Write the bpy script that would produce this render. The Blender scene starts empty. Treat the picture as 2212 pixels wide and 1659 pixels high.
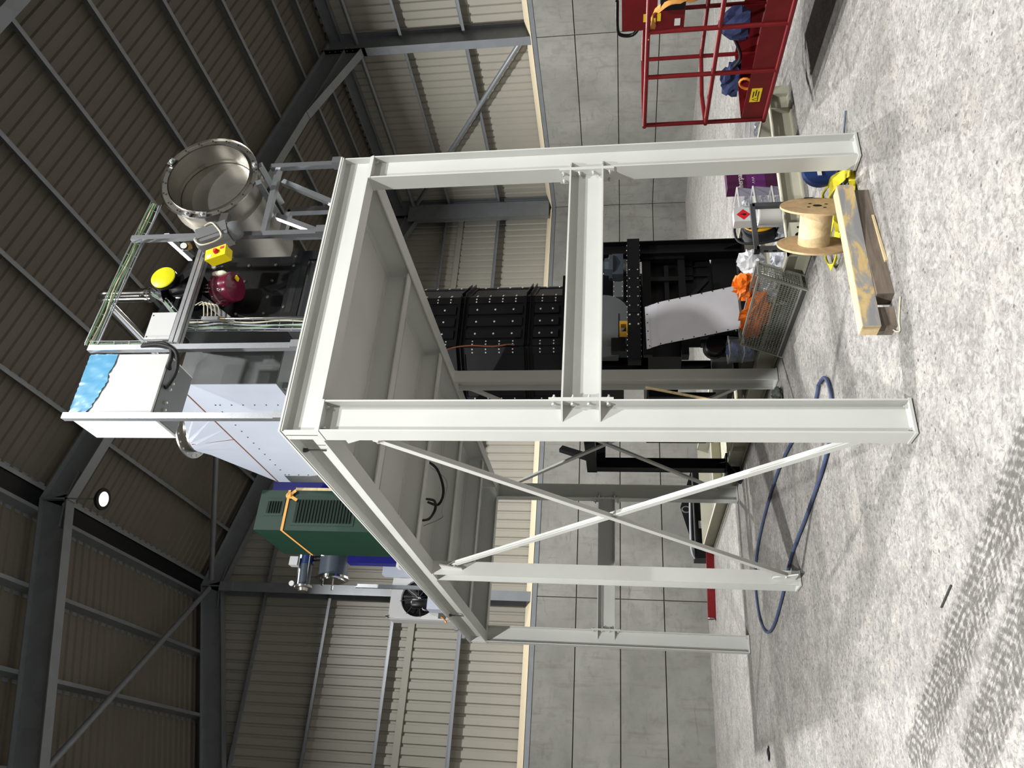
import bpy, bmesh, math, random
from mathutils import Vector, Matrix
random.seed(7)
S = bpy.context.scene
COL = S.collection
V = Vector
PI = math.pi

# ------------------------------------------------------------------ camera
# The photograph was taken with the phone on its side: the frame is rolled 90 degrees.
cam = bpy.data.cameras.new('camera')
cam.sensor_fit = 'HORIZONTAL'; cam.sensor_width = 36.0
cam.lens = 1672.18 / 2212 * 36.0
cam.clip_start = 0.05; cam.clip_end = 200
camo = bpy.data.objects.new('camera', cam); COL.objects.link(camo)
F = V((0.47833425, 0.86646035, 0.14297832)); R = V((0.87580242, -0.48264234, -0.00514655)); U = V((-0.06454811, -0.12768253, 0.98971244))
m = Matrix.Identity(4)
for i in range(3):
    m[i][0] = -U[i]; m[i][1] = R[i]; m[i][2] = -F[i]
m.translation = V((-1.9327, -4.0799, 1.6))
camo.matrix_world = m
S.camera = camo

# ------------------------------------------------------------------ world, exposure
w = bpy.data.worlds.new('world'); S.world = w; w.use_nodes = True
w.node_tree.nodes['Background'].inputs[0].default_value = (0.75, 0.83, 1.0, 1)
w.node_tree.nodes['Background'].inputs[1].default_value = 0.05
S.view_settings.view_transform = 'Standard'
S.view_settings.look = 'None'
S.view_settings.exposure = 0.0
S.view_settings.gamma = 1.0
S.view_settings.use_curve_mapping = False
# the shed is lit by high bay lamps hung in three rows, under each portal frame
LAMPS = [(1.85, y, 9.62) for y in (6.43, -4.15, -9.4)] + [(-3.3, y, 8.55) for y in (1.15, -4.15)] + [(7.05, 6.43, 8.5)]
LAMP_W = 890.0; LAMP_SPREAD = 150

# ------------------------------------------------------------------ materials
def nt(name):
    m = bpy.data.materials.new(name); m.use_nodes = True
    t = m.node_tree; b = t.nodes['Principled BSDF']
    return m, t, b
def N(t, kind, **kw):
    n = t.nodes.new('ShaderNode' + kind)
    for k, v in kw.items():
        if k.startswith('i_'):
            n.inputs[k[2:].replace('_', ' ')].default_value = v
        else: setattr(n, k, v)
    return n
def L(t, a, b): t.links.new(a, b)
def coords(t, scale=(1, 1, 1), kind='Object'):
    tc = N(t, 'TexCoord'); mp = N(t, 'Mapping'); mp.inputs['Scale'].default_value = scale
    L(t, tc.outputs[kind], mp.inputs[0]); return mp.outputs[0]
def noise(t, vec, scale, detail=4, rough=.55, dist=0.0):
    n = N(t, 'TexNoise'); n.inputs['Scale'].default_value = scale; n.inputs['Detail'].default_value = detail
    n.inputs['Roughness'].default_value = rough; n.inputs['Distortion'].default_value = dist
    L(t, vec, n.inputs['Vector']); return n.outputs['Fac']
def ramp(t, fac, stops):
    r = N(t, 'ValToRGB'); e = r.color_ramp.elements
    while len(e) < len(stops): e.new(.5)
    for x, (p, c) in zip(e, stops):
        x.position = p; x.color = (c, c, c, 1) if not hasattr(c, '__len__') else (*c, 1)
    L(t, fac, r.inputs[0]); return r.outputs[0]
def mix(t, fac, a, b, kind='MIX'):
    n = N(t, 'Mix', data_type='RGBA', blend_type=kind)
    for s, v in ((n.inputs[0], fac), (n.inputs[6], a), (n.inputs[7], b)):
        if hasattr(v, 'links') or hasattr(v, 'is_linked'): L(t, v, s)
        elif hasattr(v, '__len__'): s.default_value = (*v, 1)
        else: s.default_value = v
    return n.outputs[2]
def math_(t, op, a, b=0.0, c=0.0):
    n = N(t, 'Math', operation=op)
    for s, v in zip(n.inputs, (a, b, c)):
        if hasattr(v, 'is_linked'): L(t, v, s)
        else: s.default_value = v
    return n.outputs[0]
def bump(t, b, h, strength=.2, dist=.01):
    n = N(t, 'Bump'); n.inputs['Strength'].default_value = strength; n.inputs['Distance'].default_value = dist
    L(t, h, n.inputs['Height']); L(t, n.outputs[0], b.inputs['Normal'])
def srgb(r, g, b):
    f = lambda c: c / 12.92 if c <= .04045 else ((c + .055) / 1.055) ** 2.4
    return (f(r / 255), f(g / 255), f(b / 255))
MATS = {}
def paint(name, col, rough=.5, metal=0.0, var=.12, scale=3.0, bmp=0.0, coat=0.0, alpha=1.0, trans=0.0, ior=1.45):
    m, t, b = nt(name)
    col = tuple(c * .82 for c in col)
    vec = coords(t)
    f = noise(t, vec, scale, 5)
    lo = tuple(c * (1 - var) for c in col); hi = tuple(min(1, c * (1 + var)) for c in col)
    L(t, ramp(t, f, ((.3, lo), (.7, hi))), b.inputs['Base Color'])
    b.inputs['Roughness'].default_value = rough; b.inputs['Metallic'].default_value = metal
    b.inputs['Coat Weight'].default_value = coat; b.inputs['Specular IOR Level'].default_value = .28
    b.inputs['Transmission Weight'].default_value = trans; b.inputs['IOR'].default_value = ior
    b.inputs['Alpha'].default_value = alpha
    if bmp: bump(t, b, noise(t, vec, scale * 8, 3), bmp, .005)
    MATS[name] = m; return m
def emit(name, col, s):
    m, t, b = nt(name); b.inputs['Emission Color'].default_value = (*col, 1); b.inputs['Emission Strength'].default_value = s
    b.inputs['Base Color'].default_value = (*col, 1); MATS[name] = m; return m

def make_floor():
    m, t, b = nt('concrete_floor')
    tc = N(t, 'TexCoord'); P = tc.outputs['Object']
    mp = N(t, 'Mapping'); L(t, P, mp.inputs[0])
    mp.inputs['Rotation'].default_value = (0, 0, math.radians(-29)); mp.inputs['Scale'].default_value = (1.0, 1.0, 1)
    big = noise(t, P, .55, 6, .62, .6)
    mid = noise(t, mp.outputs[0], 2.6, 8, .68, 1.2)
    st = N(t, 'Mapping'); L(t, P, st.inputs[0]); st.inputs['Scale'].default_value = (1.6, 4.0, 1); st.inputs['Rotation'].default_value = (0, 0, math.radians(24))
    sw = noise(t, st.outputs[0], 2.2, 8, .72, 1.5)
    c1 = ramp(t, mid, ((.34, srgb(168, 164, 160)), (.5, srgb(206, 203, 199)), (.66, srgb(232, 226, 217))))
    c2 = mix(t, ramp(t, sw, ((.44, 0.0), (.64, .5))), c1, srgb(164, 161, 159))
    c3 = mix(t, ramp(t, big, ((.42, 0.0), (.62, .35))), c2, srgb(182, 176, 168))
    pale = noise(t, P, 7.0, 8, .7, 2.0); fine = noise(t, P, 26.0, 10, .8, 1.0)
    c4 = mix(t, ramp(t, pale, ((.55, 0.0), (.66, .55))), c3, srgb(232, 228, 220))
    c4 = mix(t, ramp(t, fine, ((.50, 0.0), (.58, .8))), c4, srgb(138, 134, 130))
    c4 = mix(t, ramp(t, fine, ((.38, .8), (.45, 0.0))), c4, srgb(246, 242, 234))
    # pits and dark flecks
    vo = N(t, 'TexVoronoi'); vo.inputs['Scale'].default_value = 12.0; L(t, P, vo.inputs['Vector'])
    gate = ramp(t, noise(t, P, 1.7, 3), ((.44, 0.0), (.52, 1.0)))
    fle = math_(t, 'MULTIPLY', math_(t, 'LESS_THAN', vo.outputs['Distance'], .11), gate)
    c5 = mix(t, math_(t, 'MULTIPLY', fle, .75), c4, srgb(70, 68, 66))
    # tyre tracks: bands along straight lines, broken up with a lug pattern
    col = c5
    sx = N(t, 'SeparateXYZ'); L(t, P, sx.inputs[0])
    for (ax, ay, bx, by, wd, st_) in ((-1.50, .85, -.75, -.65, .17, .8), (-1.55, .05, -1.05, -.78, .16, .75), (-2.3, -.2, -1.9, -1.0, .2, .7)):
        dx, dy = bx - ax, by - ay; ln = math.hypot(dx, dy); dx /= ln; dy /= ln
        def lin(a, b_, c): return math_(t, 'ADD', math_(t, 'ADD', math_(t, 'MULTIPLY', sx.outputs[0], a), math_(t, 'MULTIPLY', sx.outputs[1], b_)), c)
        d = lin(-dy, dx, dy * ax - dx * ay); s = lin(dx, dy, -dx * ax - dy * ay)
        wob = math_(t, 'MULTIPLY', math_(t, 'SUBTRACT', mid, .5), .12)
        ad = math_(t, 'ABSOLUTE', math_(t, 'ADD', d, wob))
        band = math_(t, 'SUBTRACT', 1.0, math_(t, 'DIVIDE', math_(t, 'MAXIMUM', math_(t, 'SUBTRACT', ad, wd * .7), 0), wd * .3)); band = math_(t, 'MAXIMUM', band, 0)
        sv = N(t, 'CombineXYZ'); L(t, math_(t, 'MULTIPLY', s, 7), sv.inputs[0]); L(t, math_(t, 'MULTIPLY', d, 42), sv.inputs[1])
        stz = noise(t, sv.outputs[0], 1.0, 6, .7, .6)
        lug = math_(t, 'SINE', math_(t, 'ADD', math_(t, 'MULTIPLY', s, 110), math_(t, 'MULTIPLY', ad, 70)))
        rib = math_(t, 'SINE', math_(t, 'MULTIPLY', d, 95))
        pat = ramp(t, math_(t, 'ADD', math_(t, 'MULTIPLY', lug, .05), math_(t, 'ADD', math_(t, 'MULTIPLY', stz, .7), math_(t, 'MULTIPLY', fine, .35))), ((.44, 0.0), (.56, 1.0)))
        e0 = math_(t, 'GREATER_THAN', s, -.2); 
        fac = math_(t, 'MULTIPLY', math_(t, 'MULTIPLY', math_(t, 'MULTIPLY', band, pat), e0), st_)
        col = mix(t, fac, col, srgb(98, 95, 91))
    dk = mix(t, 1.0, col, (.40, .402, .405), 'MULTIPLY')
    L(t, dk, b.inputs['Base Color'])
    b.inputs['Roughness'].default_value = .62
    b.inputs['Specular IOR Level'].default_value = .35
    bump(t, b, math_(t, 'ADD', pale, math_(t, 'MULTIPLY', fle, -1.5)), .25, .006)
    MATS['floor'] = m
make_floor()

def make_concrete(name, base):
    m, t, b = nt(name)
    tc = N(t, 'TexCoord'); P = tc.outputs['Object']
    oi = N(t, 'ObjectInfo')
    n1 = noise(t, P, .9, 6, .6, .5); n2 = noise(t, P, 6, 6, .65)
    st = N(t, 'Mapping'); L(t, P, st.inputs[0]); st.inputs['Scale'].default_value = (6.0, 6.0, .7)
    run = noise(t, st.outputs[0], 1.6, 6, .6, .3)
    c = ramp(t, n1, ((.3, tuple(x * .78 for x in base)), (.7, tuple(min(1, x * 1.18) for x in base))))
    c = mix(t, ramp(t, n2, ((.5, 0.0), (.7, .5))), c, tuple(x * .66 for x in base))
    c = mix(t, ramp(t, run, ((.56, 0.0), (.72, .55))), c, tuple(x * k for x, k in zip(base, (.62, .58, .52))))
    blot = noise(t, P, 2.4, 3, .5, 1.5)
    c = mix(t, ramp(t, blot, ((.62, 0.0), (.68, .35))), c, tuple(x * k for x, k in zip(base, (.68, .66, .6))))
    # hairline cracks
    vo = N(t, 'TexVoronoi', feature='DISTANCE_TO_EDGE'); vo.inputs['Scale'].default_value = .8
    wv = mix(t, .25, P, N(t, 'TexNoise').outputs['Color'])
    L(t, wv, vo.inputs['Vector'])
    ck = math_(t, 'MULTIPLY', math_(t, 'LESS_THAN', vo.outputs['Distance'], .0022), ramp(t, noise(t, P, .7, 2), ((.54, 0.0), (.58, .45))))
    c = mix(t, ck, c, tuple(x * .35 for x in base))
    hm = N(t, 'Mapping'); L(t, P, hm.inputs[0]); hm.inputs['Scale'].default_value = (1.3, 1.3, 9.0)
    hs = noise(t, hm.outputs[0], 1.2, 5, .6, .4)
    c = mix(t, ramp(t, hs, ((.62, 0.0), (.68, .5))), c, tuple(x * .62 for x in base))
    br = math_(t, 'ADD', .92, math_(t, 'MULTIPLY', oi.outputs['Random'], .14))
    h = N(t, 'HueSaturation'); L(t, c, h.inputs['Color']); L(t, br, h.inputs['Value'])
    L(t, h.outputs[0], b.inputs['Base Color'])
    b.inputs['Roughness'].default_value = .8
    bump(t, b, n2, .25, .006)
    MATS[name] = m
make_concrete('concrete', srgb(122, 122, 117))

def make_galv(name, base, rough=.42, metal=.75, vs=9):
    m, t, b = nt(name)
    base = tuple(c * .72 for c in base)
    vec = coords(t)
    vo = N(t, 'TexVoronoi'); vo.inputs['Scale'].default_value = vs * 4; L(t, vec, vo.inputs['Vector'])
    g = N(t, 'RGBToBW'); L(t, vo.outputs['Color'], g.inputs[0])
    f = math_(t, 'ADD', math_(t, 'MULTIPLY', g.outputs[0], .5), math_(t, 'MULTIPLY', noise(t, vec, vs * .25, 4), .5))
    L(t, ramp(t, f, ((.2, tuple(x * .9 for x in base)), (.8, tuple(min(1, x * 1.08) for x in base)))), b.inputs['Base Color'])
    b.inputs['Metallic'].default_value = metal; b.inputs['Roughness'].default_value = rough
    MATS[name] = m
make_galv('galv_beam', srgb(146, 151, 156), .42, .45, 1.2)
make_galv('galv', srgb(186, 190, 194), .34, .85, 40)
make_galv('alu_dark', srgb(128, 132, 136), .3, .8, 20)
make_galv('stainless', srgb(190, 187, 180), .3, .95, 3)
make_galv('stainless_dull', srgb(176, 172, 164), .42, .85, 2)
make_galv('chrome', srgb(220, 218, 214), .12, 1.0, 2)
make_galv('alu', srgb(196, 198, 200), .32, .85, 4)

def make_plat():
    m, t, b = nt('platform_paint')
    vec = coords(t)
    n = noise(t, vec, 1.2, 4); sc = noise(t, vec, 14, 8, .8, .3)
    c = ramp(t, n, ((.3, srgb(178, 180, 176)), (.7, srgb(188, 190, 186))))
    c = mix(t, ramp(t, sc, ((.70, 0.0), (.78, .5))), c, srgb(176, 172, 160))
    L(t, c, b.inputs['Base Color']); b.inputs['Roughness'].default_value = .38
    b.inputs['Specular IOR Level'].default_value = .4
    MATS['plat'] = m
make_plat()

def make_wood(name, a, bcol, sc=1.0, axis=0, rough=.75):
    m, t, b = nt(name)
    s = [14 * sc] * 3; s[axis] = 1.1 * sc
    vec = coords(t, tuple(s))
    f = noise(t, vec, 1.6, 7, .65, .8)
    L(t, ramp(t, f, ((.3, a), (.7, bcol))), b.inputs['Base Color'])
    b.inputs['Roughness'].default_value = rough
    bump(t, b, f, .2, .003); MATS[name] = m
make_wood('ply', srgb(160, 132, 96), srgb(188, 162, 124), .6)
make_wood('pine', srgb(182, 156, 112), srgb(206, 188, 150))
make_wood('dark_wood', srgb(78, 70, 62), srgb(122, 110, 98))
def make_painted_timber():
    m, t, b = nt('painted_timber')
    vec = coords(t, (1.2, 3, 3))
    f = noise(t, vec, 3.2, 6, .6, .6)
    L(t, ramp(t, f, ((.40, srgb(126, 126, 127)), (.50, srgb(142, 139, 133)), (.54, srgb(180, 156, 106)), (.7, srgb(196, 175, 132)))), b.inputs['Base Color'])
    b.inputs['Roughness'].default_value = .75; MATS['painted_timber'] = m
make_painted_timber()

paint('cladding', srgb(160, 157, 147), .4, var=.05, scale=.6)
paint('roof_sheet', srgb(104, 98, 89), .55, var=.12, scale=.5)
paint('flash_cream', srgb(226, 212, 182), .5, var=.04)
paint('black', srgb(17, 18, 21), .42, var=.15)
paint('black_gloss', srgb(10, 10, 12), .4, var=.1)
paint('rubber', srgb(26, 26, 28), .6)
paint('bolt_steel', srgb(214, 214, 208), .3, .5, var=.05)
paint('dark_bolt', srgb(96, 96, 94), .4, .7)
paint('beige', srgb(190, 188, 170), .45, var=.06)
paint('motor_grey', srgb(66, 75, 84), .4, var=.08)
paint('casing_grey', srgb(100, 103, 105), .45, var=.06)
paint('cab_white', srgb(190, 191, 191), .35, var=.02)
paint('cab_edge', srgb(214, 217, 220), .35, var=.02)
paint('film_white', srgb(170, 177, 190), .34, var=.06, scale=2.2)
paint('grey_sheet', srgb(116, 120, 120), .22, .3, var=.05)
paint('blue_film', srgb(86, 150, 186), .22, var=.12, scale=3, bmp=.0)
paint('white_sheet', srgb(206, 206, 212), .4, var=.05, scale=4)
paint('green', srgb(18, 46, 35), .5, var=.07)
paint('louvre_dark', srgb(10, 14, 13), .6)
paint('blue', srgb(26, 27, 104), .4, var=.08)
paint('deep_blue', srgb(28, 48, 96), .4, var=.08)
paint('orange_strap', srgb(206, 150, 78), .65, var=.1, scale=30)
paint('yellow_strap', srgb(216, 204, 44), .7, var=.2, scale=12, bmp=.3)
paint('yellow', srgb(214, 192, 16), .4, var=.05)
paint('yellow_disc', srgb(206, 202, 30), .3, var=.04)
paint('maroon', srgb(92, 18, 44), .22, coat=.6, var=.05)
paint('red_rail', srgb(112, 22, 26), .42, var=.18, scale=14)
paint('red_dark', srgb(100, 17, 22), .5, var=.15, scale=9)
paint('label_red', srgb(200, 30, 44), .5, var=.02)
paint('label_yellow', srgb(226, 196, 40), .5, var=.06)
paint('ink', srgb(26, 26, 26), .6, var=.02)
paint('white', srgb(212, 212, 210), .5, var=.03)
paint('orange', srgb(240, 120, 30), .35, var=.25, scale=20, bmp=.6)
paint('orange_clamp', srgb(214, 126, 40), .5)
paint('film_clear', srgb(226, 228, 232), .18, var=.2, scale=14, bmp=.9, alpha=.75)
paint('bubble', srgb(196, 200, 206), .22, .2, var=.25, scale=60, bmp=1.0)
paint('plastic_clear', srgb(206, 214, 230), .22, var=.04, alpha=.2)
paint('plastic_blue', srgb(96, 116, 160), .4, var=.2, scale=9)
paint('contents', srgb(150, 152, 156), .4, .5, var=.5, scale=40)
paint('purple', srgb(70, 26, 60), .55, var=.1)
paint('violet', srgb(92, 36, 98), .55, var=.1)
paint('reel_yellow', srgb(214, 162, 26), .4, var=.08)
paint('tin', srgb(206, 208, 206), .35, .2, var=.05)
paint('hose_blue', srgb(66, 78, 108), .45, var=.12, scale=8)
paint('steel_blue', srgb(84, 104, 118), .5, var=.1)
paint('wire_green', srgb(104, 138, 96), .5)
paint('wire_cream', srgb(206, 202, 178), .5)
paint('wire_grey', srgb(160, 164, 172), .45)
paint('mesh_grey', srgb(160, 163, 156), .42, .3, var=.1)
paint('copper', srgb(112, 66, 44), .55)
paint('brass', srgb(184, 150, 84), .3, .8)
paint('navy_cloth', srgb(40, 48, 82), .85, var=.2, scale=16)
paint('black_cloth', srgb(28, 28, 32), .8, var=.2, scale=16)
paint('mop', srgb(84, 90, 84), .9, var=.4, scale=60, bmp=1)
paint('amber', srgb(186, 140, 44), .5, var=.1)
emit('lamp_face', (1, .97, .92), 1.0)

# ------------------------------------------------------------------ mesh helpers
class MB:
    def __init__(s): s.v = []; s.f = []
    def add(s, vs, fs):
        o = len(s.v); s.v += [tuple(p) for p in vs]; s.f += [tuple(i + o for i in f) for f in fs]; return s
    def box(s, x0, x1, y0, y1, z0, z1):
        return s.add([(x, y, z) for z in (z0, z1) for y in (y0, y1) for x in (x0, x1)],
                     [(0, 2, 3, 1), (4, 5, 7, 6), (0, 1, 5, 4), (2, 6, 7, 3), (0, 4, 6, 2), (1, 3, 7, 5)])
    def obox(s, c, ax, ay, az):          # half axes as vectors
        c = V(c); ax = V(ax); ay = V(ay); az = V(az)
        return s.add([c + ax * i + ay * j + az * k for k in (-1, 1) for j in (-1, 1) for i in (-1, 1)],
                     [(0, 2, 3, 1), (4, 5, 7, 6), (0, 1, 5, 4), (2, 6, 7, 3), (0, 4, 6, 2), (1, 3, 7, 5)])
    def bar(s, p, q, wd, hd, up=(0, 0, 1)):   # rectangular bar, wd across, hd along up
        p = V(p); q = V(q); d = (q - p).normalized(); up = V(up)
        a = d.cross(up)
        if a.length < 1e-4: a = d.cross(V((1, 0, 0)))
        a.normalize(); b = a.cross(d).normalized()
        return s.obox((p + q) / 2, (q - p) / 2, a * wd / 2, b * hd / 2)
    def ibeam(s, p, q, h, b, hdir, tf=.011, tw=.008):
        p = V(p); q = V(q); hd = V(hdir).normalized(); d = (q - p).normalized(); bd = d.cross(hd).normalized()
        c = (p + q) / 2; l = (q - p) / 2
        s.obox(c, l, bd * tw / 2, hd * (h / 2 - tf))
        for k in (-1, 1): s.obox(c + hd * k * (h / 2 - tf / 2), l, bd * b / 2, hd * tf / 2)
        return s
    def frame(s, d):
        d = V(d).normalized(); a = d.cross(V((0, 0, 1)))
        if a.length < 1e-3: a = V((1, 0, 0))
        a.normalize(); return a, a.cross(d).normalized()
    def tube(s, pts, r, n=8, closed=False):
        pts = [V(p) for p in pts]; k = len(pts); vs = []; fs = []
        up = None
        for i, p in enumerate(pts):
            if closed: d = pts[(i + 1) % k] - pts[i - 1]
            else: d = pts[min(i + 1, k - 1)] - pts[max(i - 1, 0)]
            d.normalize()
            if up is None: a, up = s.frame(d)
            else:
                a = d.cross(up)
                if a.length < 1e-4: a, up = s.frame(d)
                a.normalize(); up = a.cross(d).normalized()
                up = -up if False else up
            rr = r[i] if hasattr(r, '__len__') else r
            for j in range(n):
                t = 2 * PI * j / n; vs.append(p + a * math.cos(t) * rr + up * math.sin(t) * rr)
        for i in range(k if closed else k - 1):
            for j in range(n):
                a0 = i * n + j; a1 = i * n + (j + 1) % n; b0 = ((i + 1) % k) * n + j; b1 = ((i + 1) % k) * n + (j + 1) % n
                fs.append((a0, a1, b1, b0))
        if not closed: fs += [tuple(range(n))[::-1], tuple(range((k - 1) * n, k * n))]
        return s.add(vs, fs)
    def cyl(s, p, q, r, n=16, r2=None):
        return s.tube([p, q], [r, r if r2 is None else r2], n)
    def lathe(s, o, axis, prof, n=24, caps=True):
        o = V(o); d = V(axis).normalized(); a, b = s.frame(d); vs = []; fs = []
        for (r, h) in prof:
            for j in range(n):
                t = 2 * PI * j / n; vs.append(o + d * h + a * math.cos(t) * r + b * math.sin(t) * r)
        for i in range(len(prof) - 1):
            for j in range(n):
                fs.append((i * n + j, i * n + (j + 1) % n, (i + 1) * n + (j + 1) % n, (i + 1) * n + j))
        if caps:
            fs += [tuple(range(n))[::-1], tuple(range((len(prof) - 1) * n, len(prof) * n))]
        return s.add(vs, fs)
    def prism(s, pts, vec):
        pts = [V(p) for p in pts]; vec = V(vec); n = len(pts)
        return s.add(pts + [p + vec for p in pts], [tuple(range(n))[::-1], tuple(range(n, 2 * n))] + [(i, (i + 1) % n, n + (i + 1) % n, n + i) for i in range(n)])
    def bolt(s, p, d, r=.013, h=.012, stud=0.0):
        p = V(p); d = V(d).normalized()
        s.tube([p, p + d * h], r, 6)
        if stud: s.tube([p, p + d * stud], r * .5, 6)
        return s
    def dome(s, p, d, r=.012):
        return s.lathe(p, d, ((r, 0), (r * .9, r * .45), (r * .5, r * .7)), 8)
    def build(s, name, mat, parent=None, smooth=None, **tags):
        me = bpy.data.meshes.new(name); me.from_pydata(s.v, [], s.f); me.update()
        bm = bmesh.new(); bm.from_mesh(me); bmesh.ops.recalc_face_normals(bm, faces=bm.faces); bm.to_mesh(me); bm.free()
        me.materials.append(MATS[mat] if isinstance(mat, str) else mat)
        if smooth:
            for p in me.polygons: p.use_smooth = True
            me.set_sharp_from_angle(angle=math.radians(smooth))
        o = bpy.data.objects.new(name, me); COL.objects.link(o)
        if parent is not None: o.parent = parent
        for k, v in tags.items(): o[k] = v
        return o
def tag(o, label=None, category=None, group=None, kind=None):
    for k, v in (('label', label), ('category', category), ('group', group), ('kind', kind)):
        if v: o[k] = v
    return o
def thing(name, label, category, loc=(0, 0, 0), group=None, kind=None):
    e = bpy.data.objects.new(name, None); COL.objects.link(e); e.empty_display_size = .1
    e.location = (0, 0, 0)
    return tag(e, label, category, group, kind)
def place(o, loc, rotz=0.0):
    o.location = loc; o.rotation_euler = (0, 0, rotz); return o
def inst(src, parent, loc, rot=(0, 0, 0), name=None):
    c = src.copy(); COL.objects.link(c); c.parent = parent; c.location = loc; c.rotation_euler = rot
    return c
def text(name, s, size, o, xd, yd, mat, parent, depth=.0008, align='LEFT'):
    cu = bpy.data.curves.new(name, 'FONT'); cu.body = s; cu.size = size; cu.extrude = depth; cu.align_x = align
    tmp = bpy.data.objects.new(name + '_tmp', cu); COL.objects.link(tmp)
    dg = bpy.context.evaluated_depsgraph_get()
    me = bpy.data.meshes.new_from_object(tmp.evaluated_get(dg)); bpy.data.objects.remove(tmp); bpy.data.curves.remove(cu)
    xd = V(xd).normalized(); yd = V(yd).normalized(); zd = xd.cross(yd)
    M = Matrix.Identity(4)
    for i in range(3): M[i][0] = xd[i]; M[i][1] = yd[i]; M[i][2] = zd[i]; M[i][3] = o[i]
    me.transform(M); me.materials.clear(); me.materials.append(MATS[mat])
    ob = bpy.data.objects.new(name, me); COL.objects.link(ob); ob.parent = parent; return ob
def spline(pts, n=6):
    pts = [V(p) for p in pts]; out = []
    P = [pts[0]] + pts + [pts[-1]]
    for i in range(1, len(P) - 2):
        for k in range(n):
            t = k / n; a, b, c, d = P[i - 1], P[i], P[i + 1], P[i + 2]
            out.append(.5 * ((2 * b) + (c - a) * t + (2 * a - 5 * b + 4 * c - d) * t * t + (3 * b - a - 3 * c + d) * t ** 3))
    out.append(pts[-1]); return out
def crumple(mb, c, rx, ry, rz, seed, n=10, amp=.35, flat=True):
    rnd = random.Random(seed); vs = []; fs = []; c = V(c)
    for i in range(n + 1):
        for j in range(2 * n):
            th = PI * i / n; ph = PI * j / n
            k = 1 + rnd.uniform(-amp, amp)
            z = math.cos(th) * rz * k
            if flat and z < -rz * .5: z = -rz * .5
            vs.append(c + V((math.sin(th) * math.cos(ph) * rx * k, math.sin(th) * math.sin(ph) * ry * k, z)))
    for i in range(n):
        for j in range(2 * n):
            a = i * 2 * n + j; b = i * 2 * n + (j + 1) % (2 * n); fs.append((a, b, b + 2 * n, a + 2 * n))
    return mb.add(vs, fs)

# ================================================================== THE SHED
XA = 1.85; XR = 12.06; XL = 2 * XA - XR; YG = 11.58; YB = -16.2
SL = .268; RT = 10.72            # rafter top line z = RT - SL*|x-XA|
ZC = 3.45                        # top of the concrete wall
fl = MB().box(XL - 1, XR + 1, YB - 1, YG + 1, -.12, 0).build('floor', 'floor')
tag(fl, kind='structure')
# sawn joints in the slab (recessed strips read as fine dark lines)
paint('joint_dark', srgb(112, 108, 102), .9)
for (a, b_) in (((0.2, 6.86), (9.0, 7.25)), ((-7.5, 3.1), (-7.5, 11.4))):
    d = (V((*b_, 0)) - V((*a, 0)))
    MB().bar((*a, .0004), (*b_, .0004), .018, .0012).build('floor_joint', 'joint_dark', fl)

# concrete base panels, four courses, one panel per bay
rows = [(.0, .828), (.848, 1.68), (1.70, 2.555), (2.575, ZC)]
def wall(name): 
    e = bpy.data.objects.new(name, None); COL.objects.link(e); e['kind'] = 'structure'; return e
wr = wall('wall_right'); wg = wall('wall_back'); wl = wall('wall_left'); wb = wall('wall_front')
BAY = (11.58, 6.42, 1.17, -4.1, -9.4, YB)
for i in range(len(BAY) - 1):
    for z0, z1 in rows:
        o = MB().box(XR, XR + .15, BAY[i + 1] + .009, BAY[i] - .009, z0, z1).build('concrete_panel', 'concrete', wr)
        MB().box(XL - .15, XL, BAY[i + 1] + .009, BAY[i] - .009, z0, z1).build('concrete_panel', 'concrete', wl)
GX = (XR, 6.95, XA - .03, -3.3, XL)
for i in range(4):
    for z0, z1 in rows:
        MB().box(GX[i + 1] + .009, GX[i] - .009, YG, YG + .15, z0, z1).build('concrete_panel', 'concrete', wg)
paint('joint_fill', srgb(70, 62, 52), .9)
MB().box(XR + .02, XR + .14, YB, YG + .1, 0, ZC - .01).build('joint_filler', 'joint_fill', wr)
MB().box(XL, XR, YG + .02, YG + .14, 0, ZC - .01).build('joint_filler', 'joint_fill', wg)
for i in range(4):
    MB().box(XL - .15, XR + .15, YB - .15, YB, *rows[i]).build('concrete_panel', 'concrete', wb)
# ledge flashings on top of the concrete
def ledge(p, q, inn, parent):
    p = V(p); q = V(q); inn = V(inn)
    MB().prism([p, p - inn * .52 + V((0, 0, .17)), p - inn * .52 + V((0, 0, .19)), p + inn * .012 + V((0, 0, .02)), p + inn * .012 + V((0, 0, -.0))], q - p).build('ledge_flashing', 'flash_cream', parent)
    MB().prism([p + inn * .006 + V((0, 0, -.09)), p + inn * .012 + V((0, 0, -.09)), p + inn * .012 + V((0, 0, .01)), p + inn * .006 + V((0, 0, .01))], q - p).build('galvanised_angle', 'galv_beam', parent)
ledge((XR, YB, ZC), (XR, YG, ZC), (-1, 0, 0), wr)
ledge((XL, YG, ZC), (XR, YG, ZC), (0, -1, 0), wg)

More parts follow.
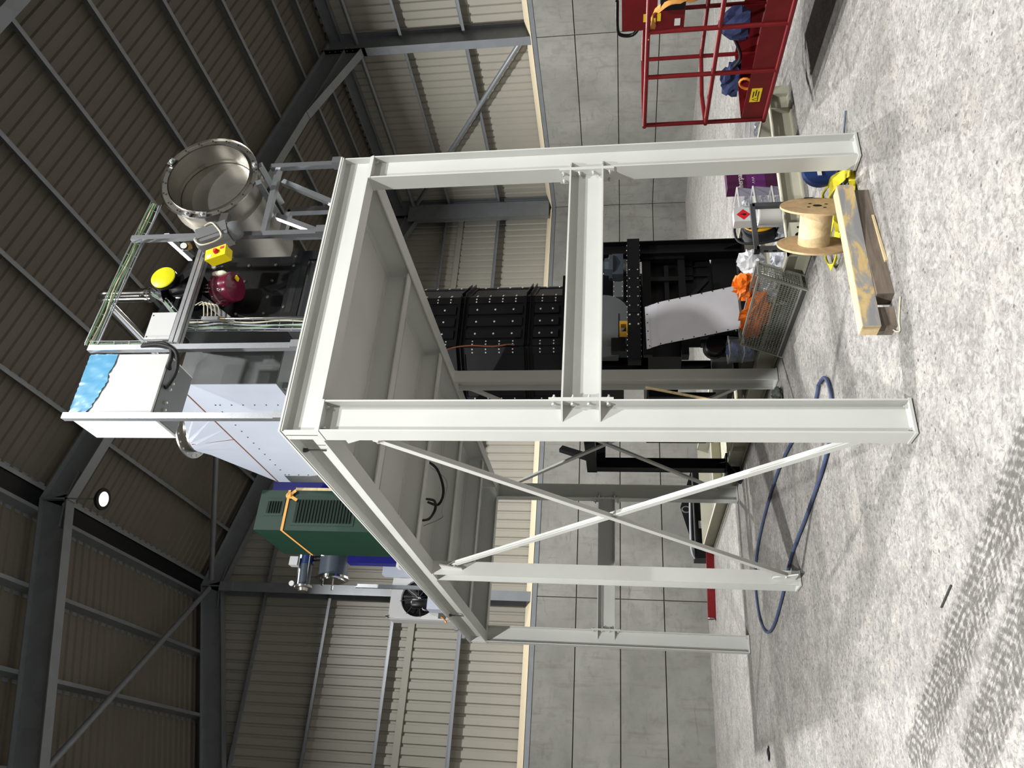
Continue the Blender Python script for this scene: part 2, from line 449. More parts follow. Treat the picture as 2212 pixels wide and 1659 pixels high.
# profiled cladding sheets: five trapezoid ribs to the metre
RIB = []
for k in range(5):
    RIB += [(k * .2, 0), (k * .2 + .125, 0), (k * .2 + .145, .032), (k * .2 + .18, .032)]
RIB.append((1.0, 0))
def sheet_mesh(name, lo, hi, mat):
    mb = MB(); n = len(RIB)
    vs = [(x, d, lo(x)) for x, d in RIB] + [(x, d, hi(x)) for x, d in RIB]
    mb.add(vs, [(i, i + 1, n + i + 1, n + i) for i in range(n - 1)])
    me = bpy.data.meshes.new(name); me.from_pydata(mb.v, [], mb.f); me.materials.append(MATS[mat]); return me
XCL = XR + .56; YCL = YG + .56
def roofz(x): return RT + .2 - SL * abs(x - XA)
me = sheet_mesh('cladding_sheet', lambda x: ZC + .1, lambda x: roofz(XCL) + .05, 'cladding')
for k in range(29):
    o = bpy.data.objects.new('cladding_sheet', me); COL.objects.link(o); o.parent = wr
    o.location = (XCL, YCL - k, 0); o.rotation_euler = (0, 0, -PI / 2)
    o = bpy.data.objects.new('cladding_sheet', me); COL.objects.link(o); o.parent = wl
    o.location = (XL - .56, YB - .6 + k, 0); o.rotation_euler = (0, 0, PI / 2)
x = XCL - 1
while x > XL - 1.6:
    xx = x
    me2 = sheet_mesh('cladding_sheet', lambda s: ZC + .1, lambda s, xx=xx: roofz(xx + s) + .02, 'cladding')
    o = bpy.data.objects.new('cladding_sheet', me2); COL.objects.link(o); o.parent = wg; o.location = (x, YCL, 0)
    x -= 1
MB().box(XL - .6, XR + .6, YB - .2, YB - .17, ZC, 11).build('cladding_sheet', 'cladding', wb)
# roof sheets, laid down the slope
ce = wall('ceiling')
LEN = (XCL - XA) * math.sqrt(1 + SL * SL) + .1
mer = sheet_mesh('roof_sheet', lambda s: 0, lambda s: LEN, 'roof_sheet')
ang = math.atan(SL)
for sgn in (1, -1):
    # local x -> along y, local y -> up out of the roof, local z -> down the slope
    dz = V((sgn * math.cos(ang), 0, -math.sin(ang))); dx = V((0, -sgn, 0)); dy = dz.cross(dx)
    M = Matrix.Identity(4)
    for i in range(3): M[i][0] = dx[i]; M[i][1] = dy[i]; M[i][2] = dz[i]
    for k in range(29):
        o = bpy.data.objects.new('roof_sheet', mer); COL.objects.link(o); o.parent = ce
        yy = YCL - k if sgn == 1 else YCL - 1 - k
        M.translation = V((XA, yy, RT + .21)); o.matrix_local = M
# purlins (Z sections on the rafters)
def purlin(x, name='purlin', w_=.06, h_=.2):
    z = RT - SL * abs(x - XA); s = 1 if x > XA else -1
    n = V((s * math.sin(ang), 0, math.cos(ang))); t = V((s * math.cos(ang), 0, -math.sin(ang)))
    mb = MB(); c0 = V((x, 0, z)) 
    def pl(o, a, b): mb.obox(V((o.x, (YB + YCL) / 2, o.z)), (0, (YCL - YB) / 2, 0), a, b)
    pl(c0 + n * h_ / 2, t * .004, n * h_ / 2)
    pl(c0 + n * .004 - t * w_ / 2, t * w_ / 2, n * .004)
    pl(c0 + n * (h_ - .004) + t * w_ / 2, t * w_ / 2, n * .004)
    return mb.build(name, 'galv_beam', ce)
for x in (11.92, 11.28, 10.13, 8.99, 7.80, 6.65, 5.48, 4.33, 3.12, 2.03, 1.64, .45, -.75, -1.95, -3.1, -4.3, -5.4, -6.6, -7.6): purlin(x)
MB().box(1.66, 2.03, YB, YCL, RT + .0, RT + .012).build('ridge_closer', 'black', ce)
# sag rods between purlins in the far bay
# eaves beam and sheeting rails
MB().ibeam((XR + .47, YB, 7.80), (XR + .47, YCL, 7.80), .26, .14, (0, 0, 1)).build('eaves_beam', 'galv_beam', wr)
def zrail(p, q, out, parent):
    p = V(p); q = V(q); out = V(out); mb = MB(); c = (p + q) / 2; l = (q - p) / 2
    mb.obox(c + out * .09, l, out * .09, V((0, 0, .003)))
    mb.obox(c + out * .003 - V((0, 0, .03)), l, out * .003, V((0, 0, .03)))
    mb.obox(c + out * .177 + V((0, 0, .03)), l, out * .003, V((0, 0, .03)))
    mb.build('sheeting_rail', 'galv_beam', parent)
for z in (4.96, 6.34): zrail((XCL - .2, YB, z), (XCL - .2, YG + .3, z), (1, 0, 0), wr)
for z, h in ((4.97, 0), (6.42, 0), (7.86, 0), (9.32, 0)):
    a = min(XR + .3, XA + (RT - z) / SL)
    zrail((2 * XA - a, YCL - .2, z), (a, YCL - .2, z), (0, 1, 0), wg)
# cream flashing strips over sheet laps on the gable
for z in (5.95,): MB().box(XL, XR + .4, YCL - .035, YCL - .028, z, z + .14).build('lap_flashing', 'cladding', wg)
# eaves tie tube and diagonal wall brace, right wall
MB().tube([(XR + .3, YB, 7.30), (XR + .3, YG + .2, 7.30)], .05, 10).build('eaves_tie_tube', 'galv_beam', wr, 40)
MB().tube([(XR + .25, 6.70, 3.75), (XR + .25, 11.5, 7.15)], .055, 12).build('brace_tube', 'galv_beam', wr, 40)
# roof plane bracing tubes in the far bay
def zr(x): return RT - .26 - SL * abs(x - XA)
for (xa, ya, xb, yb) in ((XA + .1, 11.6, 7.0, 6.7), (11.7, 11.5, 7.0, 6.7), (XA - .1, 11.6, -2.0, 6.7), (-2.0, 6.7, -6.5, 11.4), (7.0, 6.7, 9.3, 11.6)):
    MB().tube([(xa, ya, zr(xa)), (xb, yb, zr(xb))], .055, 12).build('brace_tube', 'galv_beam', ce, 40)

# portal frames
def portal(y, label, right=True, left=True, b=.2):
    t = thing('portal_frame', label, 'steel frame', group='portal frames of the shed')
    hd = .46 
    for s, on in ((1, right), (-1, left)):
        if not on: continue
        X = lambda x: XA + s * (x - XA)
        n = V((s * math.sin(ang), 0, math.cos(ang)))
        # rafter
        p0 = V((XA, y, RT)) - n * hd / 2 * 1.0; p1 = V((X(12.3), y, RT - SL * (12.3 - XA))) - n * hd / 2
        p0 = p0 + V((0, 0, 0))
        MB().ibeam(p0, p1, hd, b, n, .016, .011).build('rafter', 'galv_beam', t)
        # eaves haunch
        zb = lambda x: RT - SL * (x - XA) - hd / math.cos(ang)
        mb = MB()
        mb.prism([(X(10.25), y - .006, zb(10.25)), (X(12.12), y - .006, zb(12.12)), (X(12.12), y - .006, 7.12)], (0, .012, 0))
        a = V((X(10.25), y, zb(10.25))); c = V((X(12.12), y, 7.12)); d = (c - a).normalized(); nn = V((-d.z, 0, d.x))
        mb.obox((a + c) / 2, (c - a) / 2, V((0, b / 2, 0)), nn * .009)
        mb.build('haunch', 'galv_beam', t)
        # column
        xc = X(12.33)
        MB().ibeam((xc, y, ZC - .1), (xc, y, 8.02), .5, b, (1, 0, 0), .017, .012).build('column', 'galv_beam', t)
        MB().box(min(X(12.08), X(12.12)), max(X(12.08), X(12.12)), y - b / 2, y + b / 2, 7.05, 8.05).build('end_plate', 'galv_beam', t)
        for k in range(6):
            MB().bolt((X(12.08), y - .06, 7.2 + k * .13), (-s, 0, 0), .014, .016).build('bolt', 'galv_beam', t)
    # apex haunch and plate
    za = RT - hd / math.cos(ang)
    for s in (1, -1):
        MB().obox((XA + s * .22, y, za + .0), V((.24, 0, -.03 * s)), V((0, b / 2, 0)), V((0, 0, .008))).build('apex_haunch', 'galv_beam', t)
    MB().box(XA - .012, XA + .012, y - b / 2, y + b / 2, za - .02, RT - .02).build('apex_plate', 'galv_beam', t)
    return t
portal(6.5, 'grey portal frame crossing the roof overhead, one bay before the gable')
portal(11.82, 'grey portal frame set against the gable wall', b=.18)
portal(1.17, 'grey portal frame nearest the camera, only its rafter clips the corner', left=True)
# gable posts
def gpost(x, ztop, label):
    t = bpy.data.objects.new('gable_post', None); COL.objects.link(t); t.parent = wg
    MB().ibeam((x, YG + .27, ZC - .1), (x, YG + .27, ztop), .46, .2, (0, 1, 0), .014, .01).build('post', 'galv_beam', t)
    MB().box(x - .09, x + .09, YG + .03, YG + .05, ztop - .3, ztop).build('cleat', 'galv_beam', t)
gpost(XA - .03, RT - .5, 'galvanised steel post rising to the roof apex on the gable wall')
gpost(6.95, RT - 1.85, 'galvanised steel gable post between the apex post and the corner')
# corner angle where gable sheets meet the corner column
tag(MB().box(XR - .25, XR + .3, YG + .06, YG + .08, ZC + .1, 7.4).build('trim_1', 'galv_beam'), kind='structure')
tag(MB().box(XR - .30, XR - .24, YG + .04, YG + .1, ZC + .1, 7.2).build('trim_2', 'galv'), kind='structure')

# high bay lamps
def lamp(x, y, z, label):
    t = thing('high_bay_lamp', label, 'lamp', group='high bay lamps under the roof')
    c = V((x, y - .02, z))
    MB().lathe(c, (0, 0, 1), ((.17, 0), (.175, .02), (.16, .05), (.1, .1), (.05, .14)), 28).build('housing', 'black', t, 40)
    MB().lathe(c - V((0, 0, .001)), (0, 0, 1), ((.115, -.003), (.115, .0)), 28).build('diffuser', 'lamp_face', t)
    top = RT - SL * abs(x - XA) - .50
    MB().cyl(c + V((0, 0, .14)), V((x, y - .02, top)), .012, 8).build('hanger', 'galv_beam', t)
    ld = bpy.data.lights.new('lamp_light', 'AREA'); ld.shape = 'DISK'; ld.size = .24; ld.energy = LAMP_W
    ld.color = (1.0, .99, .97); ld.spread = math.radians(LAMP_SPREAD)
    lo = bpy.data.objects.new('lamp_light', ld); COL.objects.link(lo); lo.parent = t; lo.location = c - V((0, 0, .012))
for (x, y, z) in LAMPS:
    if (x, y) == (1.85, 6.43): lb = 'round high bay lamp hanging under the roof apex near the gable'
    else: lb = 'round high bay lamp in the %s row, %s' % ({1.85: 'ridge', -3.3: 'left', 7.05: 'right'}[x], {6.43: 'at the frame before the gable', 1.15: 'beside the near half of the platform', -4.15: 'level with the camera', -9.4: 'behind the camera'}[y])
    lamp(x, y, z, lb)

# ================================================================== STEEL PLATFORM
W = 2.281; LL = 6.73; CH = .214; CB = .134; HB = 3.462; HT = 3.706
pf = thing('steel_platform', 'pale grey steel platform on six columns carrying machinery', 'platform')
def column(x0, y0, ax, bolts):
    # ax 'x': section depth along X ; 'y': depth along Y
    if ax == 'x': cx, cy, hd = x0 + CH / 2, y0 + CB / 2, (1, 0, 0); sx, sy = CH, CB
    else: cx, cy, hd = x0 + CB / 2, y0 + CH / 2, (0, 1, 0); sx, sy = CB, CH
    c = MB().ibeam((cx, cy, .022), (cx, cy, HB - .014), CH, CB, hd, .011, .008).build('column', 'plat', pf)
    MB().box(cx - sx / 2 - .004, cx + sx / 2 + .004, cy - sy / 2 - .004, cy + sy / 2 + .004, .008, .024).build('base_plate', 'plat', c)
    MB().box(cx - sx / 2, cx + sx / 2, cy - sy / 2, cy + sy / 2, 0, .009).build('packing', 'dark_bolt', c)  # dark grout layer; its tone stands for the shadow under the plate
    MB().box(cx - sx / 2 - .003, cx + sx / 2 + .003, cy - sy / 2 - .003, cy + sy / 2 + .003, HB - .016, HB).build('cap_plate', 'plat', c)
    for i in (-1, 1):
        for j in (-1, 1):
            bx, by = cx + i * (sx / 2 - .035), cy + j * (sy / 2 - .03)
            MB().bolt((bx, by, HB - .016), (0, 0, -1), .013, .014, .03).build('bolt', 'bolt_steel', c)
            MB().bolt((bx, by, .024), (0, 0, 1), .012, .012, .022).build('bolt', 'bolt_steel', c)
    return c
ca = column(0, 0, 'x', 1); cb = column(W - CH, 0, 'x', 1)
cc = column(0, 3.243, 'y', 1); ce_ = column(W - CB, 3.243, 'y', 1)
cd = column(0, LL - CB, 'x', 1); cf = column(W - CH, LL - CB, 'x', 1)
# tie beams between end columns, with end plates, bolts and column stiffeners
TZ0, TZ1 = 1.735, 1.972
def tie(y0, c1, c2):
    yc = y0 + CB / 2
    t = MB().ibeam((CH + .014, yc, (TZ0 + TZ1) / 2), (W - CH - .014, yc, (TZ0 + TZ1) / 2), TZ1 - TZ0, CB, (0, 0, 1), .011, .008).build('tie_beam', 'plat', pf)
    for xx, s, c in ((CH, 1, c1), (W - CH, -1, c2)):
        MB().box(min(xx, xx + s * .014), max(xx, xx + s * .014), y0, y0 + CB, TZ0 - .075, TZ1 + .075).build('end_plate', 'plat', t)
        for z in (TZ1 + .045, TZ1 - .07, TZ0 + .07, TZ0 - .045):
            for yy in (y0 + .03, y0 + CB - .03):
                MB().bolt((xx + s * .014, yy, z), (s, 0, 0), .014, .014, .03).build('bolt', 'bolt_steel', t)
                MB().bolt((xx - s * .012, yy, z), (-s, 0, 0), .014, .014).build('bolt', 'bolt_steel', c)
        for z in (TZ0 + .006, TZ1 - .006):
            for side in (0, 1):
                yw = yc - .004 if side == 0 else yc + .004; ye = y0 if side == 0 else y0 + CB
                x1 = xx - s * .011; x2 = xx - s * .12
                MB().prism([(x1, yw, z - .005), (x1, ye, z - .005), (x1 - s * .012, ye, z - .005), (x2, yw, z - .005)], (0, 0, .01)).build('stiffener', 'plat', c)
    return t
tie(0, ca, cb); tie(LL - CB, cd, cf)
# edge beams, joists, deck
BH = .232; BZ = HB + BH / 2
def beam(p, q, name='edge_beam', h=BH, b=CB, mat='plat'): return MB().ibeam(p, q, h, b, (0, 0, 1), .011, .008).build(name, mat, pf)
fb = beam((.0, CB / 2, BZ), (W, CB / 2, BZ)); beam((0, LL - CB / 2, BZ), (W, LL - CB / 2, BZ))
lb = beam((CB / 2, CB + .002, BZ), (CB / 2, LL - CB - .002, BZ)); beam((W - CB / 2, CB + .002, BZ), (W - CB / 2, LL - CB - .002, BZ))
MB().box(.0, .01, .008, CB - .008, HB + .011, HB + BH - .011).build('end_plate', 'plat', fb)
MB().box(W - .01, W, .008, CB - .008, HB + .011, HB + BH - .011).build('end_plate', 'plat', fb)
for y in (1.32, 2.68, 4.03, 5.44):
    beam((CB + .002, y, BZ + .01), (W - CB - .002, y, BZ + .01), 'joist', BH - .02, .1)
    for x in (.75, 1.5):
        pass
for x0, y0, y1 in ((.78, .14, 1.27), (1.5, 1.37, 2.63), (.78, 2.73, 3.98), (1.5, 4.08, 5.39), (.8, 5.49, 6.59)):
    pass
MB().box(-.004, W + .004, -.004, LL + .004, HB + BH, HT).build('deck_plate', 'plat', pf)
# X bracing flats on the side bays
def flat(p, q, x, parent=pf, w_=.05):
    d = (V(q) - V(p)); o = MB().bar(p, q, .008, w_, (0, -d.z, d.y)); o.bar(V(p) + V((.02, 0, 0)) , V(q) + V((.02, 0, 0)), .04, .007, (0, -d.z, d.y))
    br = o.build('brace_angle', 'plat', parent)
    for e, s in ((V(p), 1), (V(q), -1)):
        u = d.normalized() * s
        MB().bolt(e + u * .03 - V((.005, 0, 0)), (-1, 0, 0), .012, .012).build('bolt', 'bolt_steel', br)
    return br
flat((.055, .24, 3.17), (.055, 3.18, .13), 0); flat((.075, .24, .20), (.075, 3.18, 3.25), 0)
flat((2.2, 3.50, 3.35), (2.2, 6.55, .30), 0); flat((2.22, 3.50, .32), (2.22, 6.55, 3.26), 0)
def gusset(c, y, z, s, up):
    MB().prism([(.05, y, z), (.05, y + s * .16, z), (.05, y + s * .05, z + up * .2), (.05, y, z + up * .2)], (.012, 0, 0)).build('gusset', 'plat', c)
gusset(ca, CB, .06, 1, 1); gusset(cc, 3.243, .06, -1, 1); gusset(cc, 3.243, 3.36, -1, -1); gusset(ca, CB, 3.36, 1, -1)
for y in (.36, 5.2):
    MB().bolt((.03, y, HT - .02), (0, 0, -1), .016, .03, .16).build('hanging_stud', 'dark_bolt', pf)
# raised weld seams under the deck read as fine ribs
for y in (.62, 2.0, 3.35, 4.7, 6.0):
    MB().box(CB, W - CB, y - .006, y + .006, HB + BH - .008, HB + BH).build('weld_seam', 'plat', pf)
# cables hanging through the underside
def cable(name, pts, r, mat, parent, n=6, k=6): return MB().tube(spline(pts, k), r, n).build(name, mat, parent, 60)
c = cable('hanging_cable', [(1.206, 3.267, 3.66), (0.925, 2.837, 3.42), (0.654, 2.695, 3.3), (0.58, 2.875, 3.38), (0.758, 3.305, 3.6)], .013, 'rubber', None, 8)
tag(c, 'thick black cable looping below the platform joists', 'cable')
c = cable('hanging_cable', [(0.848, 3.455, 3.66), (0.651, 2.968, 3.45), (0.469, 2.696, 3.36), (0.502, 3.061, 3.5), (0.625, 3.487, 3.68)], .013, 'rubber', None, 8)
tag(c, 'shorter black cable loop under the joists, towards the far column', 'cable')
c = cable('hanging_cable', [(1.142, 3.301, 3.62), (0.974, 3.265, 3.42), (0.508, 2.802, 3.32), (0.548, 3.161, 3.4), (0.556, 3.458, 3.66)], .004, 'wire_grey', None, 6)
tag(c, 'thin grey wire drooping beside the black cables under the platform', 'wire')

# long wooden handle and mop leaning on the middle column
t = thing('mop', 'wooden-handled mop leaning against the middle column', 'mop')
MB().cyl((1.90, 2.95, 1.38), (1.43, 2.62, .10), .014, 8).build('handle', 'pine', t, 40)
crumple(MB(), (1.909, 3.156, 0.04), .09, .06, .06, 5, 8).build('head', 'mop', t)

# ================================================================== BEIGE SKID
sk = thing('machine_skid', 'beige steel channel skid lying on the floor beside the platform', 'skid')
def chan(p, q, out, h=.2, b=.075, name='skid_beam'):
    p = V(p); q = V(q); out = V(out); c = (p + q) / 2; l = (q - p) / 2; mb = MB()
    mb.obox(c - out * (b - .004) + V((0, 0, h / 2)), l, out * .004, V((0, 0, h / 2)))
    for z in (.006, h - .006): mb.obox(c - out * b / 2 + V((0, 0, z)), l, out * b / 2, V((0, 0, .006)))
    return mb.build(name, 'beige', sk)
SX0, SX1, SY0, SY1 = 2.375, 4.40, 1.40, 9.95
chan((SX0, SY0, 0), (SX1, SY0, 0), (0, -1, 0)); chan((SX0, SY0, 0), (SX0, SY1, 0), (-1, 0, 0)); chan((SX1, SY0, 0), (SX1, SY1, 0), (1, 0, 0))
MB().box(SX0, SX1, SY1 - .02, SY1, 0, .2).build('skid_beam', 'beige', sk)
for y in (2.6, 4.4, 6.1, 7.9): MB().ibeam((SX0 + .08, y, .1), (SX1 - .08, y, .1), .18, .09, (0, 0, 1)).build('cross_member', 'beige', sk)
for x in (2.9, 3.5, 4.1): MB().box(x - .005, x + .005, SY0, SY0 + .07, .012, .188).build('web_stiffener', 'beige', sk)
for y in (2.2, 3.0, 3.08, 5.6): MB().box(SX0, SX0 + .07, y - .005, y + .005, .012, .188).build('web_stiffener', 'beige', sk)
MB().prism([(SX0 - .02, SY0 - .004, .02), (SX0 + .3, SY0 - .004, .02), (SX0 + .3, SY0 - .004, .17), (SX0 + .2, SY0 - .004, .19), (SX0 - .02, SY0 - .004, .19)], (0, -.01, 0)).build('corner_plate', 'beige', sk)
for x, r in ((2.42, .012), (2.53, .035), (2.62, .012)): MB().cyl((x, SY0 - .0145, .1), (x, SY0 - .0155, .1), r, 14).build('bolt_hole', 'louvre_dark', sk)
MB().box(SX0 - .09, SX0, SY1 - .012, SY1, .0, .012).build('foot_plate', 'beige', sk)
MB().box(SX1 - .1, SX1 + .0, SY0 - .004, SY0 + .01, .0, .2).build('end_plate', 'beige', sk)
MB().box(SX0 - .004, SX0 + .004, SY0, SY1, -.0, .004).build('bottom_strip', 'black', sk)  # thin black strip along the lower edge of the left beam
MB().box(SX0 + .1, SX1 - .1, 5.0, 9.0, .02, .03).build('drip_tray', 'beige', sk)

# ================================================================== BLACK SILO (octagonal)
si = thing('black_silo', 'tall black octagonal steel silo with bolted panels beside the platform', 'silo')
OC = V((3.43, 4.895, 0)); AP = .895; RO = AP / math.cos(PI / 8)
def ocv(k, z, r=RO): a = -PI / 2 - PI / 8 + k * PI / 4; return V((OC.x + r * math.cos(a), OC.y + r * math.sin(a), z))
mb = MB()
mb.lathe(OC, (0, 0, 1), ((.1, 0),), 8) if False else None
vs = [ocv(k, z) for z in (2.36, 4.95) for k in range(8)]
MB().add(vs, [tuple(range(8))[::-1], tuple(range(8, 16))] + [(k, (k + 1) % 8, 8 + (k + 1) % 8, 8 + k) for k in range(8)]).build('shell', 'black', si)
SZ = (3.64, 2.79)
for k in (0, 1, 7):
    a, b_ = ocv(k, 0), ocv((k + 1) % 8, 0); d = (b_ - a).normalized(); n = V((d.y, -d.x, 0)); wd = (b_ - a).length
    # corner strips
    for e, s in ((a, 1), (b_, -1)):
        MB().obox(e + d * s * .05 + n * .006 + V((0, 0, 3.65)), d * .045, n * .006, V((0, 0, 1.28))).build('corner_strip', 'black', si)
    # stiffener pairs
    for z in SZ:
        for zz in (z + .028, z - .028):
            m2 = MB(); m2.obox((a + b_) / 2 + n * .03 + V((0, 0, zz)), d * (wd / 2 - (.0 if k else .0)), n * .03, V((0, 0, .004)))
            m2.obox((a + b_) / 2 + n * .012 + V((0, 0, zz + (.022 if zz > z else -.022))), d * wd / 2, n * .004, V((0, 0, .022)))
            m2.build('stiffener', 'black', si)
    if k == 0:
        for z0, z1 in ((3.72, 4.9), (2.86, 3.56), (2.40, 2.71)):
            for j in range(3):
                x0 = .1 + j * (wd - .2) / 3
                m2 = MB(); w3 = (wd - .2) / 3
                c = a + d * (x0 + w3 / 2 - .02) + V((0, 0, (z0 + z1) / 2))
                m2.obox(c + n * .018, d * (w3 / 2 - .03), n * .018, V((0, 0, (z1 - z0) / 2)))
                m2.build('cover_panel', 'black', si)
                bb = MB()
                nb = 4 if z1 - z0 > 1 else (3 if z1 - z0 > .5 else 2)
                for q in range(nb):
                    bb.dome(c + n * .036 + V((0, 0, (q - (nb - 1) / 2) * (z1 - z0) / nb)), n, .0135)
                bb.build('bolt_row', 'bolt_steel', si, kind='stuff')
    bb = MB()
    for e, s in ((a, 1), (b_, -1)):
        z = 2.45
        while z < 4.9:
            if min(abs(z - q) for q in SZ) > .07:
                bb.dome(e + d * s * .03 + n * .012 + V((0, 0, z)), n, .011); bb.dome(e + d * s * .072 + n * .012 + V((0, 0, z)), n, .011)
            z += .17
    if k == 7:
        for q in range(14): bb.dome((a + b_) / 2 + n * .006 + V((0, 0, 2.5 + q * .17)), n, .012)
    bb.build('bolt_row', 'bolt_steel', si, kind='stuff')
c = MB().tube(spline([(2.9, 3.975, 4.0), (3.02, 3.97, 3.75), (3.05, 3.955, 3.5), (3.04, 3.96, 3.2), (3.06, 3.955, 3.02), (3.05, 3.95, 2.93)]), .009, 6).build('copper_strip', 'copper')
tag(c, 'brown copper wire running down the face of the black silo', 'wire')

# ================================================================== MACHINE UNDER THE SILO
ms = thing('screening_machine', 'black screening machine on a steel gantry under the silo', 'machine')
def bx(x0, x1, y0, y1, z0, z1, name, mat='black', par=None): return MB().box(x0, x1, y0, y1, z0, z1).build(name, mat, par)
for (x0, x1, y0, zt) in ((3.94, 4.13, 3.36, 1.86), (2.30, 2.46, 6.02, 2.12), (3.94, 4.13, 6.2, 1.86)):
    c = (x0 + x1) / 2
    l = MB().ibeam((c, y0 + .08, .22), (c, y0 + .08, zt), .19 if x0 > 3 else .15, .16, (1, 0, 0), .012, .01).build('leg', 'black', ms)
    bx(x0 - .06, x1 + .06, y0 - .04, y0 + .2, .2, .222, 'foot_plate', 'black', l)
    for s in (-1, 1):
        MB().prism([(c, y0 + .08 + s * .01, .222), (c, y0 + .08 + s * .13, .222), (c, y0 + .08 + s * .01, .42)], (.008, 0, 0)).build('foot_gusset', 'black', l)
cbm = bx(2.40, 4.08, 3.25, 3.36, 1.41, 1.555, 'cross_beam', 'black', ms)
b2 = MB()
for i in range(7):
    for z in (1.435, 1.53): b2.dome((3.62 - i * .125, 3.25, z), (0, -1, 0), .012)
b2.build('bolt_row', 'bolt_steel', cbm, kind='stuff')
b2 = MB()
for i in range(22):
    for z in (1.41, 1.556): b2.dome((2.46 + i * .073, 3.27, z), (0, 0, -1 if z < 1.5 else 1), .008)
b2.build('bolt_row', 'bolt_steel', cbm, kind='stuff')
bx(3.02, 3.63, 3.243, 3.2495, 1.418, 1.547, 'splice_plate', 'black', cbm)
bx(2.30, 2.46, 3.9, 6.2, 1.98, 2.12, 'side_beam', 'black', ms)
bx(2.40, 4.1, 5.9, 6.02, 1.86, 2.0, 'side_beam', 'black', ms)
MB().bar((2.46, 5.95, 2.10), (2.46, 6.0, 2.05), .1, .06).bar((2.44, 6.0, 2.08), (2.62, 6.1, 2.5), .06, .1).build('arm', 'black', ms)
# outrigger bracket outside the skid
MB().prism([(2.36, 5.95, .22), (2.36, 6.27, .22), (2.16, 6.22, .03), (2.16, 6.01, .03)], (0, 0, -.02)).build('outrigger', 'black', ms)
MB().box(2.14, 2.36, 6.07, 6.09, .03, .2).build('outrigger_web', 'black', ms)
# screening machine body
sm = ms
bx(2.42, 3.35, 2.93, 3.02, .2, .352, 'ledge', 'black', ms)
bx(2.62, 4.0, 3.55, 5.75, .95, 1.32, 'trough', 'black_gloss', sm)
for (p, q) in (((2.62, 3.5), (4.05, 3.5)),):
    bx(2.58, 4.02, 3.44, 3.5, 1.28, 1.38, 'rim_flange', 'black', sm)
    bx(2.58, 4.02, 3.44, 3.56, .88, .96, 'rim_flange', 'black', sm)
    bx(3.90, 4.02, 3.42, 3.52, .88, 1.38, 'rim_post', 'black', sm)
    bx(3.60, 3.66, 3.45, 3.54, .9, 1.34, 'rim_post', 'black', sm); bx(2.9, 2.95, 3.45, 3.54, .9, 1.34, 'rim_post', 'black', sm)
    bx(3.0, 3.84, 3.47, 3.52, 1.07, 1.12, 'mid_rail', 'black', sm)
MB().prism([(3.05, 3.56, .9), (3.98, 3.56, .9), (3.98, 3.56, .58), (3.6, 3.56, .5), (3.05, 3.56, .5)], (0, .5, 0)).build('outlet_hopper', 'black', sm)
for x in (3.98, 3.86, 3.72): bx(x - .006, x + .006, 3.53, 3.56, .62, .9, 'rib', 'black', sm)
bx(3.66, 4.0, 3.53, 3.56, .78, .88, 'outlet_flange', 'black', sm)
bx(3.5, 3.95, 3.5, 3.8, .28, .56, 'outlet_box', 'black', sm)
MB().bar((3.55, 3.4, .64), (3.05, 3.3, 1.0), .05, .05).build('gas_strut', 'black', sm)
MB().bar((3.05, 3.4, .9), (2.55, 3.35, .42), .05, .04).build('slotted_arm', 'casing_grey', sm)
MB().lathe((3.42, 3.48, .34), (0, -1, 0), ((.07, 0), (.07, .02), (.05, .03), (.05, .05)), 20).build('bearing', 'black_gloss', sm, 40)
MB().lathe((2.52, 5.3, .34), (-1, 0, 0), ((.1, 0), (.1, .03), (.06, .05), (.06, .08)), 20).build('bearing', 'chrome', sm, 40)
bx(2.56, 2.62, 4.4, 5.75, .5, 1.3, 'side_plate', 'black', sm); bx(2.5, 2.6, 4.6, 5.6, .42, .8, 'side_plate', 'black', sm)
b2 = MB()
for i in range(9): b2.dome((2.5, 4.66 + i * .11, .76), (-1, 0, 0), .012); b2.dome((2.5, 4.66 + i * .11, .46), (-1, 0, 0), .012)
b2.build('bolt_row', 'bolt_steel', sm, kind='stuff')
bx(2.58, 2.95, 3.5, 3.6, .36, .62, 'motor_plate', 'casing_grey', sm)
MB().lathe((2.62, 3.42, .62), (-.2, -1, 0), ((.11, 0), (.12, .03), (.12, .1), (.1, .12), (.1, .2)), 20).build('flange_motor', 'black_gloss', sm, 40)
for x in (2.7, 2.8): bx(x, x + .05, 3.4, 3.5, .25, .75, 'cover_strip', 'black', sm)
bx(2.60, 4.0, 3.8, 5.8, .3, .36, 'belt_bed', 'black', sm)
bx(2.62, 4.05, 3.9, 4.1, 1.32, 2.36, 'inner_bulkhead', 'black_gloss', sm)
MB().prism([(2.62, 4.0, 2.3), (4.2, 4.0, 2.3), (4.0, 4.0, 1.6), (2.8, 4.0, 1.6)], (0, 1.5, 0)).build('throat', 'black', sm)
# gear motor in front of the throat
gm = thing('gear_motor', 'blue-grey geared motor standing on the black cross beam', 'motor')
MB().obox((3.79, 3.42, 1.665), (.15, 0, 0), (0, .07, 0), (0, 0, .065)).build('gearbox', 'motor_grey', gm)
MB().lathe((3.79, 3.42, 1.72), (0, 0, 1), ((.155, 0), (.155, .045), (.12, .05), (.11, .1), (.07, .11)), 8).build('gearbox_cover', 'motor_grey', gm)
MB().lathe((3.79, 3.42, 1.83), (0, 0, 1), ((.06, 0), (.06, .03), (.09, .035), (.09, .05)), 18).build('adapter', 'casing_grey', gm, 40)
MB().lathe((3.79, 3.42, 1.88), (0, 0, 1), ((.11, 0), (.11, .24), (.08, .26)), 18).build('motor', 'motor_grey', gm, 40)
MB().lathe((3.79, 3.42, 1.56), (0, 0, 1), ((.1, 0), (.1, .04)), 18).build('flange', 'dark_bolt', gm, 40)
